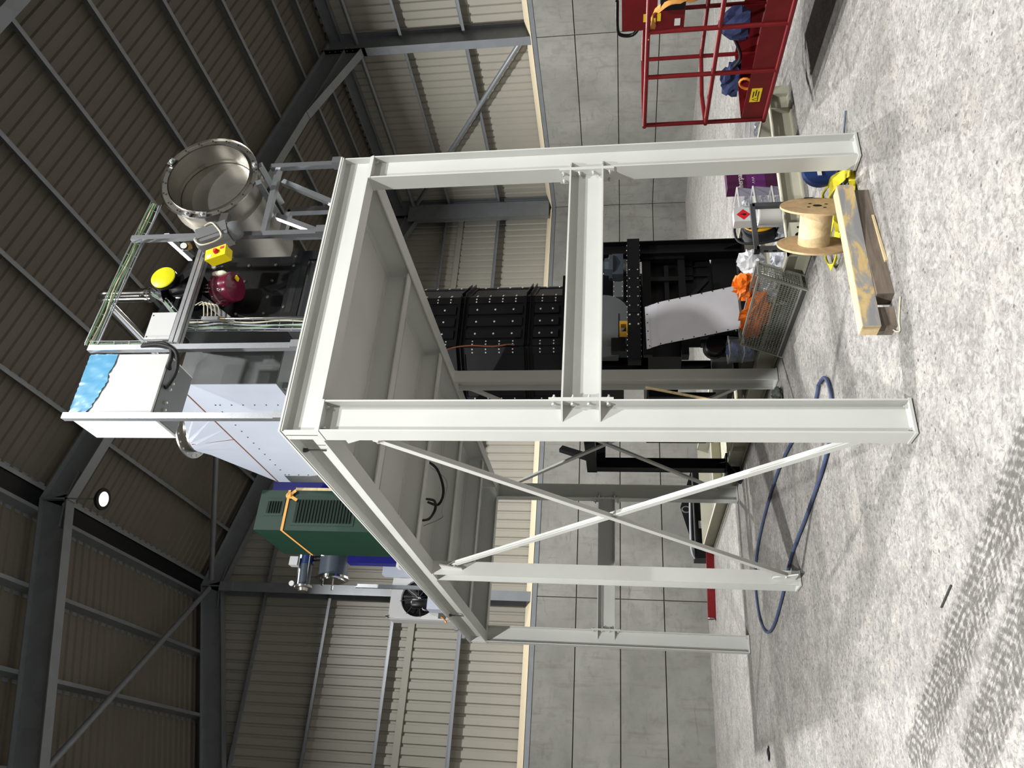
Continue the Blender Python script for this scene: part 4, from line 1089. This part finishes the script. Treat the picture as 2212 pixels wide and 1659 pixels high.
MB().lathe((cxf, fy + .058, czf), (0, -1, 0), ((.0005, 0), (rf, 0)), 28, caps=False).build('recess', 'black', t)
for k in range(7):
    a = 2 * PI * k / 7; r_ = V((math.cos(a), 0, math.sin(a))); tg = V((-math.sin(a), 0, math.cos(a)))
    MB().obox(V((cxf, fy + .03, czf)) + r_ * .12, r_ * .075, tg * .035 + V((0, .012, 0)), V((0, .002, 0))).build('blade', 'black_gloss', t)
for k in range(8):
    a = 2 * PI * k / 8 + .2; MB().cyl((cxf, fy - .01, czf), (cxf + rf * 1.04 * math.cos(a), fy - .01, czf + rf * 1.04 * math.sin(a)), .004, 6).build('guard_wire', 'dark_bolt', t)
MB().lathe((cxf - .1, fy - .12, czf - .05), (0, 0, -1), ((.05, -.1), (.065, -.08), (.065, .1), (.05, .12)), 18).build('motor', 'black_gloss', t, 40)
MB().tube(spline([(cxf - .02, fy - .14, 4.35), (cxf - .03, fy - .14, 4.15), (cxf - .14, fy - .14, 4.1), (cxf - .18, fy - .14, 4.05), (cxf - .18, fy - .14, 3.8)]), .011, 8).build('pipe', 'chrome', t, 60)
MB().box(cxf - .2, cxf + .02, fy - .3, fy - .08, DZ, 4.0).build('grey_box', 'film_white', t)
for z in (4.3, 4.48): MB().cyl((fx0 + .02, fy, fz1 + .0), (fx0 + .02, fy, fz1 + .03), .02, 10).build('lug', 'cab_white', t)
MB().lathe((.42, fy, fz1), (0, 0, 1), ((.025, 0), (.025, .02)), 12).build('lug', 'cab_white', t, 40)
t = thing('hand_clamp', 'orange-handled clamp gripping the platform edge below the fan', 'clamp')
MB().tube(spline([(-.01, 5.12, HT + .08), (-.03, 5.10, HT + .03), (-.05, 5.15, HT + .0), (-.05, 5.25, HT + .02), (-.02, 5.28, HT + .04)], 5), .008, 8).build('handle', 'orange_clamp', t, 60)
MB().box(-.03, .03, 5.1, 5.13, HT, HT + .09).build('jaw', 'dark_bolt', t)
for y, ln in ((5.85, .1), (6.35, .1)):
    c = MB().box(-.02, .3, y, y + .04, HT, HT + .04).build('loose_strut', 'galv'); tag(c, 'short galvanised strut offcut on the platform edge ' + ('near the fan' if y < 6 else 'at the far corner'), 'strut')

# ================================================================== THINGS ON THE FLOOR
# --- cable spool
t = thing('cable_spool', 'empty plywood cable spool lying on its rims beside the timbers', 'spool')
sa = V((1.895, .30, .25)); sb = V((1.735, .523, .25)); sd = (sb - sa).normalized()
def disc_with_hole(c, d, r, rh, th, n=40):
    return MB().lathe(c, d, ((rh, 0), (r, 0), (r, th), (rh, th), (rh, 0)), n, caps=False)
for c in (sa, sb):
    dd = disc_with_hole(c - sd * .007, sd, .25, .028, .014).build('flange', 'ply', t, 40)
    a_, b_ = MB().frame(sd)
    for th in (.5, 2.07, 3.64, 5.2):
        MB().cyl(c - sd * .009 + (a_ * math.cos(th) + b_ * math.sin(th)) * .075, c - sd * .0075 + (a_ * math.cos(th) + b_ * math.sin(th)) * .075, .012, 8).build('bolt_hole', 'louvre_dark', t)
for c, s_ in ((sa, -1), (sb, 1)): MB().cyl(c + sd * s_ * .0072, c + sd * s_ * .0085, .03, 20).build('axle_hole_shade', 'louvre_dark', t)  # dark discs over the axle holes, painting in the shade inside
MB().lathe(sa + sd * .006, sd, ((.108, 0), (.108, (sb - sa).length - .012)), 32).build('core', 'pine', t, 40)
# --- timbers
t = MB().obox((1.236, .024, .152), (.556, .006, 0), (-.0006, .05, 0), (0, 0, .05)).build('timber', 'painted_timber'); tag(t, 'long light square timber with grey and yellow paint, upper of the two', 'timber', 'timbers on the floor')
MB().obox((1.236, .026, .2035), (.555, .006, 0), (-.0006, .049, 0), (0, 0, .0015)).build('planed_face', 'pine', t)
MB().obox((.6795, .018, .152), (.0015, 0, 0), (0, .049, 0), (0, 0, .049)).build('sawn_end', 'pine', t)
t = MB().obox((1.33, .035, .05), (.44, .035, 0), (-.004, .055, 0), (0, 0, .05)).build('timber', 'dark_wood'); tag(t, 'dark weathered timber under the light one', 'timber', 'timbers on the floor')
t = MB().obox((.765, .05, .05), (.065, -.004, 0), (.003, .055, 0), (0, 0, .05)).build('timber', 'dark_wood'); tag(t, 'short dark timber block under the left end of the light timber', 'timber', 'timbers on the floor')
t = MB().bar((1.538, 0.007, 0.015), (1.14, -0.037, 0.008), .035, .014).build('wood_slat', 'pine'); tag(t, 'thin pale wood slat lying in front of the dark timber', 'slat')
t = MB().tube(spline([(0.812, -0.138, 0.006), (0.708, -0.052, 0.006), (0.644, -0.033, 0.006), (0.673, 0.022, 0.006), (0.701, 0.046, 0.01)], 4), .005, 6).build('twine', 'wire_cream'); tag(t, 'short length of white twine by the end of the timbers', 'twine')
t = MB().cyl((-0.902, 0.165, 0.006), (-0.834, -0.01, 0.006), .005, 6).build('wire_offcut', 'dark_bolt'); tag(t, 'short dark wire offcut lying on the bare floor', 'wire')
t = crumple(MB(), (-1.222, 5.848, 0.01), .07, .05, .012, 8, 6, .4).build('dark_rag', 'black_cloth'); tag(t, 'small dark scrap lying on the floor far left', 'scrap')
# --- yellow lifting sling
t = thing('lifting_sling', 'yellow webbing lifting sling heaped behind the cable spool', 'sling')
def band(pts, w_, name='loop', mat='yellow_strap', par=None, th=.008):
    pts = spline(pts, 6); mb = MB(); vs = []; fs = []
    for i, p in enumerate(pts):
        d = (pts[min(i + 1, len(pts) - 1)] - pts[max(i - 1, 0)]).normalized(); s_ = d.cross(V((0, 0, 1)))
        s_ = s_.normalized() if s_.length > 1e-3 else V((1, 0, 0)); u_ = s_.cross(d).normalized()
        tw = .7 * math.sin(i * .35); a = s_ * math.cos(tw) + u_ * math.sin(tw); b = u_ * math.cos(tw) - s_ * math.sin(tw)
        vs += [p + a * w_ / 2 + b * th / 2, p - a * w_ / 2 + b * th / 2, p - a * w_ / 2 - b * th / 2, p + a * w_ / 2 - b * th / 2]
    for i in range(len(pts) - 1):
        for k in range(4): fs.append((i * 4 + k, i * 4 + (k + 1) % 4, (i + 1) * 4 + (k + 1) % 4, (i + 1) * 4 + k))
    fs += [(0, 1, 2, 3), tuple(len(vs) - 4 + k for k in (3, 2, 1, 0))]
    return mb.add(vs, fs).build(name, mat, par, 40)
band([(2.056, 0.144, 0.05), (2.19, 0.342, 0.08), (2.341, 0.599, 0.07), (2.388, 0.779, 0.05), (2.24, 0.719, 0.04), (2.086, 0.7, 0.03)], .06, par=t)
band([(1.937, 0.043, 0.12), (2.083, 0.295, 0.12), (2.12, 0.481, 0.1), (2.026, 0.526, 0.06), (1.926, 0.616, 0.03)], .06, par=t)
band([(2.11, 0.522, 0.05), (2.061, 0.776, 0.05), (1.856, 0.742, 0.05)], .06, par=t)
band([(2.346, 0.948, 0.03), (2.065, 0.948, 0.04), (1.945, 0.968, 0.04), (1.807, 0.892, 0.04), (1.781, 0.757, 0.04), (1.9, 0.689, 0.03), (2.002, 0.602, 0.03)], .05, par=t)
band([(2.109, 0.201, 0.02), (2.034, 0.227, 0.012), (1.9, 0.196, 0.02)], .05, par=t)
# --- blue hose loop
t = MB().tube(spline([(1.259, 1.747, 0.02), (1.198, 1.926, 0.02), (1.226, 2.399, 0.02), (1.289, 3.039, 0.02), (1.295, 3.695, 0.02), (1.189, 4.525, 0.02), (1.036, 5.141, 0.02), (0.863, 5.508, 0.02), (0.627, 5.687, 0.02), (0.248, 5.607, 0.02), (-0.013, 5.234, 0.02), (-0.044, 4.715, 0.02), (0.135, 4.045, 0.02), (0.345, 3.47, 0.02), (0.462, 2.74, 0.02), (0.557, 2.207, 0.02), (0.654, 1.809, 0.02), (0.769, 1.583, 0.02), (0.942, 1.452, 0.02), (1.111, 1.464, 0.02), (1.224, 1.562, 0.02), (1.258, 1.73, 0.02)], 5), .015, 10).build('hose', 'hose_blue', None, 60)
tag(t, 'blue-grey rubber hose laid in a long loop on the floor', 'hose')
# --- aluminium U frame
t = thing('aluminium_stand', 'grey aluminium U-shaped strut frame standing behind the spool', 'frame')
for p, q in (((2.24, 1.22, .5), (2.74, 1.22, .5)), ((2.73, 1.22, .5), (2.73, 1.22, .03)), ((2.26, 1.22, .5), (2.26, 1.22, .0))): MB().bar(p, q, .04, .04, (0, 1, 0)).build('profile', 'alu_dark', t)
MB().box(2.225, 2.245, 1.198, 1.242, .478, .522).build('end_cap', 'rubber', t)
MB().box(2.68, 2.78, 1.19, 1.25, 0, .07).build('foot', 'rubber', t)
for z in (.2, .27, .34, .41): MB().box(2.2385, 2.2395, 1.21, 1.23, z, z + .035).build('slot', 'louvre_dark', t)
# --- storage bins
def bin_(name, label, c, lx, ly, h, rz, cont='contents', tint='plastic_clear', group='clear storage boxes', fill=.6):
    t = thing(name, label, 'storage box', group=group); mb = MB()
    b0 = [(-lx * .45, -ly * .45), (lx * .45, -ly * .45), (lx * .45, ly * .45), (-lx * .45, ly * .45)]; b1 = [(-lx / 2, -ly / 2), (lx / 2, -ly / 2), (lx / 2, ly / 2), (-lx / 2, ly / 2)]
    vs = [(*p, .004) for p in b0] + [(*p, h) for p in b1]
    mb.add(vs, [(0, 1, 5, 4), (1, 2, 6, 5), (2, 3, 7, 6), (3, 0, 4, 7), (3, 2, 1, 0)]).build('tub', tint, t)
    r = MB()
    for k in range(4): r.bar((*b1[k], h - .006), (*b1[(k + 1) % 4], h - .006), .01, .012)
    r.build('rim', 'white', t)
    crumple(MB(), (0, 0, h * fill * .5 + .01), lx * .38, ly * .38, h * fill * .5, len(label), 7, .22).build('contents', cont, t)
    place(t, c, rz); return t
bin_('storage_box', 'clear plastic box behind the red basket, farthest from the column', (5.875, 2.415, 0), .5, .4, .32, .3)
bin_('storage_box', 'clear plastic box with tools just right of the front column', (4.769, 2.318, 0), .34, .3, .24, .2)
bin_('storage_box', 'clear bin of bolts, lowest of the three stacked behind the aluminium frame', (3.31, 1.88, .0), .28, .24, .19, .1, fill=.8)
bin_('storage_box', 'clear bin of fittings, middle of the three stacked behind the aluminium frame', (3.32, 1.88, .19), .28, .24, .17, .16)
bin_('storage_box', 'clear bin of small parts, topmost of the three stacked behind the aluminium frame', (3.32, 1.89, .36), .28, .24, .15, .1)
bin_('storage_box', 'blue-labelled storage box nearest the leaning white sheet', (2.50, 3.22, .2), .2, .2, .15, .0, 'plastic_blue', group='blue boxes by the white sheet', fill=1.0)
bin_('storage_box', 'upper blue storage box stacked on its twin by the middle column', (2.50, 3.22, .35), .22, .2, .15, .05, 'plastic_blue', group='blue boxes by the white sheet', fill=1.0)
# --- tins and reel
t = thing('solvent_tin', 'white rectangular solvent tin with a red flammable diamond', 'tin')
tc_ = V((2.988, 1.62, 0.501))
MB().box(tc_.x - .08, tc_.x + .08, 1.62, 1.72, 0, tc_.z + .085).build('body', 'tin', t)
dc = V((tc_.x - .002, 1.619, tc_.z)); s_ = .062
MB().prism([dc + V((-s_, 0, 0)), dc + V((0, 0, -s_)), dc + V((s_, 0, 0)), dc + V((0, 0, s_))], (0, -.0012, 0)).build('flammable_diamond', 'label_red', t)
MB().prism([dc + V((x * .022, -.0013, z * .03)) for x, z in ((-.6, -.2), (-.5, -.8), (.4, -.8), (.6, -.2), (.3, .3), (.1, 1.2), (-.2, .4))], (0, -.0006, 0)).build('flame_symbol', 'ink', t)
t = thing('paint_can', 'white round paint can with hazard labels in front of the tin', 'can')
pc = V((2.905, 1.53, 0.3))
MB().lathe((pc.x, 1.56, 0), (0, 0, 1), ((.08, 0), (.08, pc.z + .07), (.084, pc.z + .075), (.084, pc.z + .09), (.07, pc.z + .09), (.07, pc.z + .08)), 28).build('body', 'white', t, 40)
for k in range(3):
    q = V((pc.x + .03, 1.483, pc.z + .02 - .05 * k))
    MB().prism([q + V((-.02, 0, 0)), q + V((0, .004, -.02)), q + V((.02, .012, 0)), q + V((0, .004, .02))], (0, -.001, 0)).build('hazard_mark', 'label_red' if k < 2 else 'ink', t)
t = thing('cable_reel', 'yellow and black extension cable reel in a black tube stand', 'reel')
rcn = V((2.99, 1.86, 0.326)); rd = V((.35, -.93, .1)).normalized()
MB().lathe(rcn, rd, ((.03, .075), (.15, .075), (.15, .085), (.03, .085)), 32).build('face', 'reel_yellow', t, 40)
MB().lathe(rcn, rd, ((.14, -.07), (.155, -.06), (.15, -.03), (.158, 0), (.15, .03), (.156, .05), (.145, .072)), 32).build('cable_winding', 'rubber', t, 40)
MB().lathe(rcn, rd, ((.075, .085), (.075, .095), (.05, .1)), 24).build('socket_panel', 'black_gloss', t, 40)
a_, b_ = MB().frame(rd)
for k in range(4):
    th = .3 + k * .25; r_ = a_ * math.cos(th) + b_ * math.sin(th); MB().obox(rcn + rd * .0865 + r_ * .115, r_ * .028, r_.cross(rd) * .009, rd * .001).build('stripe', 'ink', t)
MB().tube(spline([rcn + V((-.15, -.1, -rcn.z + .02)), rcn + V((-.19, -.05, 0)), rcn + V((-.12, 0, .2)), rcn + V((.12, 0, .2)), rcn + V((.19, 0, 0)), rcn + V((.15, -.1, -rcn.z + .02))], 6), .012, 8).build('stand', 'rubber', t, 60)
c = cable('power_cord', [rcn + V((.0, -.15, -.1)), (3.388, 2.221, 0.06), (3.179, 2.185, 0.02), (3.185, 2.446, 0.02), (3.519, 2.989, 0.02), (3.559, 3.294, 0.02), (3.605, 3.1, 0.02), (3.864, 3.259, 0.05)], .006, 'rubber', None)
tag(c, 'thin black power cord trailing from the cable reel', 'cord')
# --- purple bag
t = thing('purple_bag', 'purple plastic sack standing behind the front column', 'bag')
pb0, pb1 = 3.585, 3.86
MB().box(pb0, pb1, 1.92, 2.04, 0.0, .57).build('sack', 'purple', t); MB().box(pb0 - .001, pb1, 1.918, 1.921, .2, .38).build('print_panel', 'violet', t)
text('print_name', 'herpa', .075, (pb0 + .004, 1.9175, .42), (1, 0, 0), (0, 0, 1), 'white', t)
for k in range(3): MB().prism([V((pb0 + .05 + k * .03, 1.917, .3)), V((pb0 + .065 + k * .03, 1.917, .33)), V((pb0 + .08 + k * .03, 1.917, .3)), V((pb0 + .065 + k * .03, 1.917, .32))], (0, -.001, 0)).build('print_mark', 'white', t)
# --- blue cable drum by the front column
t = thing('blue_cable_drum', 'small blue cable drum tucked behind the foot of the front column', 'drum')
bc_ = V((2.415, 0.51, 0.13))
MB().lathe(bc_, (-.3, -.9, .1), ((.12, 0), (.13, .01), (.13, .05), (.12, .06)), 28).build('drum', 'deep_blue', t, 40)
MB().obox(bc_ + V((-.06, -.062, .02)), V((.03, 0, 0)), V((0, .002, 0)), V((0, 0, .015))).build('label_plate', 'white', t)
MB().tube(spline([bc_ + V((-.1, -.1, -.12)), bc_ + V((-.25, -.1, -.1)), bc_ + V((-.22, -.2, -.05)), bc_ + V((-.05, -.25, -.1)), bc_ + V((.2, -.4, -.12))], 6), .007, 6).build('cable', 'steel_blue', t, 60)
# --- wraps and bags
t = MB(); crumple(t, (2.655, 1.909, 0.14), .20, .16, .10, 11, 9, .25); t = t.build('bubble_wrap', 'bubble'); tag(t, 'silvery sheet of bubble wrap draped over the skid corner', 'bubble wrap')
t = crumple(MB(), (2.961, 1.849, 0.12), .12, .26, .05, 12, 9, .25).build('foil_sheet', 'bubble'); tag(t, 'crinkled silver foil wrap lying beside the cable reel', 'foil')
t = crumple(MB(), (2.882, 2.2, 0.365), .13, .10, .11, 21, 10, .28, False).build('plastic_bag', 'film_clear'); tag(t, 'crumpled white plastic bag behind the wire crate', 'plastic bag')
t = crumple(MB(), (2.5, 2.019, 0.211), .12, .15, .10, 22, 9, .3, False).build('plastic_bag', 'film_clear'); tag(t, 'crumpled clear plastic bag stuffed in the near end of the wire crate', 'plastic bag')
t = crumple(MB(), (2.55, 2.137, 0.443), .09, .16, .10, 31, 9, .4, False).build('orange_bag', 'orange'); tag(t, 'bright orange crumpled bag poking out of the wire crate top', 'plastic bag')
t = crumple(MB(), (2.42, 2.418, 0.329), .07, .34, .12, 33, 10, .35, False).build('orange_bag', 'orange'); tag(t, 'orange crumpled bag lying along the inside of the wire crate', 'plastic bag')
# --- wire crate
t = thing('wire_crate', 'grey perforated steel crate leaning against the skid', 'crate')
cb0 = V((2.19, 1.72, .0)); cy = V((.06, 1.24, 0)); cx = V((.16, .02, .0)); cz = V((.10, -.10, .42))
def face(o, u, v, nu, nv, name):
    mb = MB(); n = u.cross(v).normalized()
    for i in range(nu + 1): mb.bar(o + u * (i / nu), o + u * (i / nu) + v, .005, .003, n)
    for j in range(nv + 1): mb.bar(o + v * (j / nv), o + v * (j / nv) + u, .005, .003, n)
    mb.build(name, 'mesh_grey', t, kind='stuff')
zo = cz * .12
face(cb0 + zo, cy, cz * .88, 40, 14, 'mesh_side'); face(cb0 + cx + zo, cy, cz * .88, 40, 14, 'mesh_side')
face(cb0 + zo, cx, cz * .88, 7, 16, 'mesh_end'); face(cb0 + cy + zo, cx, cz * .88, 7, 16, 'mesh_end'); face(cb0 + zo, cx, cy, 7, 46, 'mesh_bottom')
mb = MB()
for o in (cb0, cb0 + zo, cb0 + cz):
    for a, b in ((o, o + cx), (o, o + cy), (o + cx, o + cx + cy), (o + cy, o + cx + cy)): mb.bar(a, b, .022, .018)
for o in (cb0, cb0 + cx, cb0 + cy, cb0 + cx + cy): mb.bar(o, o + cz, .018, .018, (0, 1, 0))
mb.build('crate_frame', 'mesh_grey', t)
MB().bar(cb0 + cz * .06, cb0 + cy + cz * .06, .01, .05).build('kick_rail', 'dark_bolt', t)
# --- red basket of a lift
t = thing('lift_basket', 'red tubular lift basket with toe boards and control panel', 'lift basket')
N0 = V((3.50, .97, 0)); dA = V((-.178, -.984, 0)); dB = V((.97, -.18, 0))
N1 = N0 + dA * 1.9; B0 = V((4.32, .93, 0)); B1 = B0 + dA * 1.85
def zz(p, z): return V((p.x, p.y, z))
zf, zm, zt = .37, .87, 1.405
def rl(pts, name='rail', r=.019): return MB().tube(pts, r, 10).build(name, 'red_rail', t, 50)
for z in (zf, zm, zt): rl([zz(N0, z), zz(N1, z)]); rl([zz(N0 + V((.0, .02, 0)), z), zz(B0 + V((-.35, .15, 0)), z), zz(B0, z), zz(B1, z)])
for p in (N0, N0 + dA * .62, N0 + dA * 1.12, B0, B0 + dA * .6): rl([zz(p, zf), zz(p, zt)], 'post')
for a, b in ((N0, N1), (B0, B1), (N0, B0)):
    d = (b - a).normalized(); n = V((d.y, -d.x, 0))
    MB().obox((a + b) / 2 + V((0, 0, zf + .105)) + n * 0, (b - a) / 2, n * .003, V((0, 0, .09))).build('toe_board', 'red_dark', t)
MB().prism([zz(N0, zf - .0), zz(N1, zf), zz(B1, zf), zz(B0, zf)], (0, 0, .006)).build('floor_plate', 'red_dark', t)
# support boom under the basket, out of frame to the right
MB().prism([zz(N1, zf - .08), zz(N1 + dB * .8, zf - .08), zz(N1 + dB * .8 + dA * .2, zf - .37), zz(N1 + dA * .2, zf - .37)], dA * .5).build('support_carriage', 'red_dark', t)
def decal(o, u, v, w_, h_, name='warning_decal'):
    u = V(u).normalized(); v = V(v).normalized(); n = u.cross(v)
    dd = MB().obox(o, u * w_ / 2, v * h_ / 2, n * .0008).build(name, 'label_yellow', t)
    q = V(o) - u * w_ * .32 + n * .0012
    MB().prism([q - u * h_ * .3 - v * h_ * .28, q + u * h_ * .3 - v * h_ * .28, q + v * h_ * .34], n * .0006).build('triangle', 'ink', dd)
    MB().prism([q - u * h_ * .18 - v * h_ * .2 + n * .0006, q + u * h_ * .18 - v * h_ * .2 + n * .0006, q + v * h_ * .18 + n * .0006], n * .0006).build('triangle_infill', 'label_yellow', dd)
    for k in range(3): MB().obox(V(o) + u * w_ * (.06 + .1 * (k % 2)) + v * h_ * (.26 - .24 * k) + n * .0012, u * w_ * .22, v * h_ * .05, n * .0004).build('print_line', 'ink', dd)
nrm = V((dA.y, -dA.x, 0))
oN = nrm if nrm.x < 0 else -nrm
uu = -dA if (-dA).cross(V((0, 0, 1))).dot(oN) > 0 else dA
decal(zz(N0 + dA * .33, zf + .12) + oN * .005, uu, (0, 0, 1), .17, .085)
# control panel on the far rail
cp = B0 + dA * .55
cpx = V((cp.x, cp.y, 0))
MB().obox(zz(cp + dA * .3, 1.33), dA * .42, oN * .05, V((0, 0, .27))).build('control_panel', 'red_dark', t)
MB().obox(zz(cp + dA * .3, 1.33) + oN * .051, dA * .38, oN * .004, V((0, 0, .03))).build('panel_trim', 'red_rail', t)
decal(zz(cp + dA * .02, 1.34) + oN * .053, uu, (0, 0, 1), .09, .15); 
MB().obox(zz(cp + dA * .2, 1.25) + oN * .053, dA * .06, oN * .001, V((0, 0, .05))).build('instruction_label', 'white', t); MB().obox(zz(cp + dA * -.05, 1.12) + oN * .053, dA * .04, oN * .001, V((0, 0, .025))).build('instruction_label', 'white', t)
lp = zz(cp - dA * .12, 1.60)
MB().tube(spline([lp + V((0, 0, -.16)), lp + dA * -.10 + V((0, 0, -.1)), lp + dA * -.10 + V((0, 0, -.0)), lp + dA * -.02 + V((0, 0, .04)), lp + dA * .3 + V((0, 0, .04))], 5), .016, 8).build('guard_hoop', 'black_gloss', t, 60)
MB().obox(zz(cp + dA * .36, 1.18) + oN * .12, dA * .14, oN * .06, V((0, 0, .1))).build('joystick_box', 'black', t)
c = band([zz(N0 + dA * 1.05, 1.40), zz(N0 + dA * 1.12, 1.36) + V((.1, 0, 0)), zz(cp + dA * .2, 1.34) + oN * .2, zz(cp + dA * .32, 1.22) + oN * .2, zz(cp + dA * .34, 1.02) + oN * .2, zz(cp + dA * .36, .9) + oN * .15], .05, 'ratchet_strap', 'orange_strap')
tag(c, 'amber webbing strap tied round the red basket rail', 'strap')
t2 = crumple(MB(), zz(cp + dA * .1, .62) + oN * .25, .1, .14, .16, 41, 8, .2).build('tool_pouch', 'navy_cloth'); tag(t2, 'navy cloth tool pouch lying in the red basket', 'pouch')
t2 = MB().tube(spline([zz(cp, .66) + oN * .3, zz(cp - dA * .2, .58) + oN * .35, zz(cp - dA * .45, .66) + oN * .3, zz(cp - dA * .62, .62) + oN * .3], 6), .014, 8).build('safety_lanyard', 'black_cloth', None, 60); tag(t2, 'black safety lanyard trailing across the red basket floor', 'lanyard')
t2 = crumple(MB(), zz(cp - dA * .5, .60) + oN * .32, .07, .16, .10, 43, 8, .35).build('safety_harness', 'navy_cloth'); tag(t2, 'dark safety harness bundled at the left end of the red basket', 'harness')
t2 = MB().tube([zz(N0 + dA * .38, .57) + V((.09, 0, 0)) + V((math.cos(q) * .02, math.sin(q) * .05, math.cos(q) * .05)) for q in [2 * PI * i / 12 for i in range(12)]], .012, 6, True).build('rope_loop', 'orange_clamp', None, 60); tag(t2, 'loop of orange cord behind the toe board of the red basket', 'cord')
# --- far things beyond the platform
t = thing('lifting_beam', 'red steel lifting beam with shackles lying beyond the platform', 'lifting beam')
la = V((2.36, 10.05, .07)); lb_ = V((1.22, 10.35, .07))
MB().bar(la, lb_, .09, .13).build('beam', 'red_rail', t)
for p in (la, lb_):
    MB().tube([p + V((0, -.05, .02)) + V((0, math.cos(q) * .05, math.sin(q) * .06)) for q in [2 * PI * i / 12 for i in range(12)]], .012, 6, True).build('shackle', 'galv', t, 60)
t = thing('fork_attachment', 'black steel fork attachment lying on the floor near the gable', 'attachment')
MB().box(2.55, 4.3, 10.5, 10.7, .06, .26).build('box_beam', 'black', t); MB().box(2.35, 2.6, 10.42, 10.78, .02, .3).build('end_block', 'black', t)
MB().tube(spline([(2.35, 10.45, .3), (2.5, 10.4, .36), (3.0, 10.42, .36), (3.6, 10.45, .34)]), .022, 8).build('hose', 'wire_grey', t, 60)
MB().box(2.95, 3.1, 10.497, 10.5, .1, .2).build('rating_plate', 'white', t)
text('rating_mark', 'Jual', .045, (2.98, 10.496, .13), (1, 0, 0), (0, 0, 1), 'ink', t)
MB().tube([V((3.3, 10.44, .42)) + V((math.cos(q) * .06, 0, math.sin(q) * .08)) for q in [2 * PI * i / 12 for i in range(12)]], .014, 6, True).build('shackle', 'galv', t, 60)
MB().prism([(2.5, 10.6, .28), (4.2, 10.6, .28), (3.4, 10.6, .52)], (0, .012, 0)).build('gusset', 'black', t)
